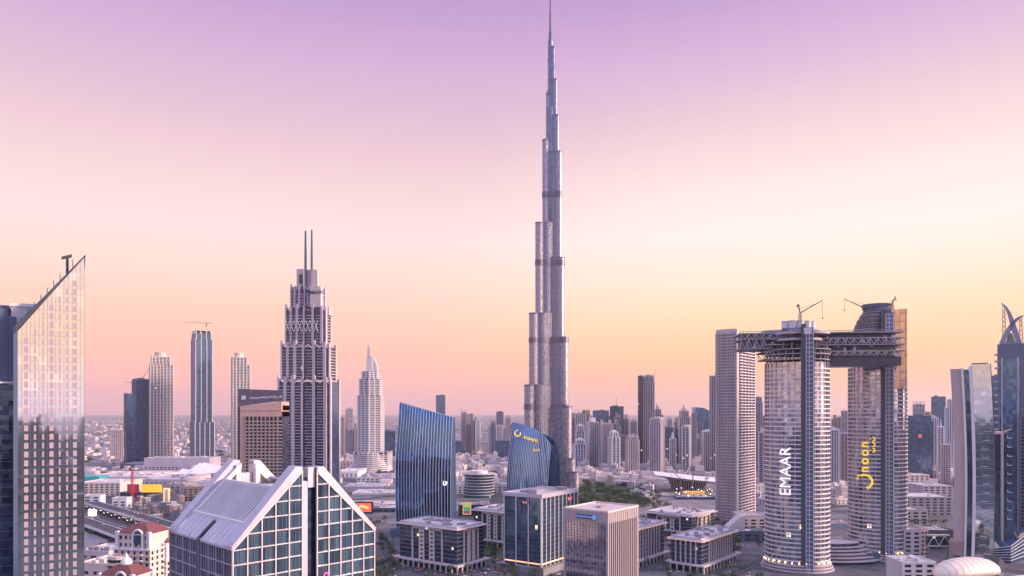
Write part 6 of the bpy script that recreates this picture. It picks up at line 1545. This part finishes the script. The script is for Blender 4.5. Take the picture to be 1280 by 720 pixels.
for a in (-57.5, -52, 120.5, 126, 174.5, 180):
    for k in range(11):
        b = rn.uniform(-320, 200); p = o_ = Vector((X(600, 640), 640)) + DU * a + DV * b
        if free(p.x, p.y, 1): put_car(rn.choice(W5), p.x, p.y, .08, da + math.pi / 2)
for b in (-201, -196, -86, -81, 77, 82.5):
    for k in range(10):
        a = rn.uniform(-170, 310); p = Vector((X(600, 640), 640)) + DU * a + DV * b
        if free(p.x, p.y, 1): put_car(rn.choice(W5), p.x, p.y, .1, da)
ha = math.atan2(HV.y, HV.x); cn = ('white', 'silver', 'black', 'red', 'blue')
for s_, z in ((246, 6.02), (252.5, 6.02), (259, 6.02), (300, 8.02), (306, 8.02), (312, 8.02), (270, .07), (286, .07)):
    for k in range(8):
        v = hw(s_, rn.uniform(540, 1050)); i = rn.choice(W5); put_car(i, v.x, v.y, z, ha, cn[i] + ' car driving along the highway at left', cn[i] + ' cars on the highway')
n = 0
while n < 95:
    px, py = rn.choice(((425, 500, 660, 730), (600, 640, 665, 720), (840, 960, 672, 730), (500, 620, 690, 735)))[:2], 0
    box_ = {425: (660, 730), 600: (665, 720), 840: (672, 730), 500: (690, 735)}[px[0]]
    Yd = GY(rn.uniform(*box_)); x = X(rn.uniform(*px), Yd)
    if not free(x, Yd, 6): continue
    n += 1; put_car(rn.choice(W5), x, Yd, .12, da + (math.pi / 2 if n % 3 else 0))
# sheds and columns of the building site between highway and malls
st_ = []
for v, (w_, d_, h_, mt) in enumerate(((9, 6, 4, PALE), (14, 8, 6, GREY), (6, 6, 9, BROWN))):
    t = thing('site_shed', 'small shed on the building ground between highway and brown ribbed hall', 'shed', (0, 0, 0), 0, 'sheds on the building ground')
    m = MB(); m.box(-w_ / 2, w_ / 2, -d_ / 2, d_ / 2, 0, h_); part('walls', m, mt, t); m = MB(); m.box(-w_ / 2 - .4, w_ / 2 + .4, -d_ / 2 - .4, d_ / 2 + .4, h_, h_ + .5); part('roof', m, ROOFL, t); st_.append(t)
for i in range(46):
    Yd = GY(rn.uniform(622, 650)); x = X(rn.uniform(150, 262), Yd)
    if HU.dot(Vector((x, Yd))) < 330: continue
    if i < 3: st_[i].location = (x, Yd, 0)
    else: copy_thing(st_[i % 3], (x, Yd, 0), rn.uniform(0, 3))
cl = thing('concrete_post', 'bare dark concrete post with rebar top on the building ground by the highway', 'post', (0, 0, 0), 0, 'bare posts on the building ground')
m = MB(); m.box(-.55, .55, -.55, .55, 0, 11); part('shaft', m, BROWN, cl); m = MB()
for q in (-.7, 0, .7): m.bar((q * .6, 0, 11), (q, 0, 13.5), .12)
part('rebar', m, CRANE, cl)
for i in range(26):
    Yd = GY(rn.uniform(634, 652)); x = X(rn.uniform(165, 225), Yd)
    if i == 0: cl.location = (x, Yd, 0)
    else: copy_thing(cl, (x, Yd, 0), 0)
# street lamps
lt = thing('street_lamp', 'double armed street lamp along the elevated highway', 'street lamp', (0, 0, 0), 0, 'street lamps along the highway')
m = MB(); m.bar((0, 0, 0), (0, 0, 10), .16, .1); m.bar((-2, 0, 10.2), (2, 0, 10.2), .09); part('pole', m, GREY, lt)
m = MB(); m.box(-2.5, -1.5, -.25, .25, 10.05, 10.3); m.box(1.5, 2.5, -.25, .25, 10.05, 10.3); part('lamp_head', m, lamp_mat('street_lamp_light', (1, .8, .6, 1), 5), lt)
for k in range(22):
    v = hw(280, 520 + k * 28)
    if k == 0: lt.location = (v.x, v.y, 1); lt.rotation_euler.z = ha + math.pi / 2
    else: copy_thing(lt, (v.x, v.y, 1), ha + math.pi / 2)
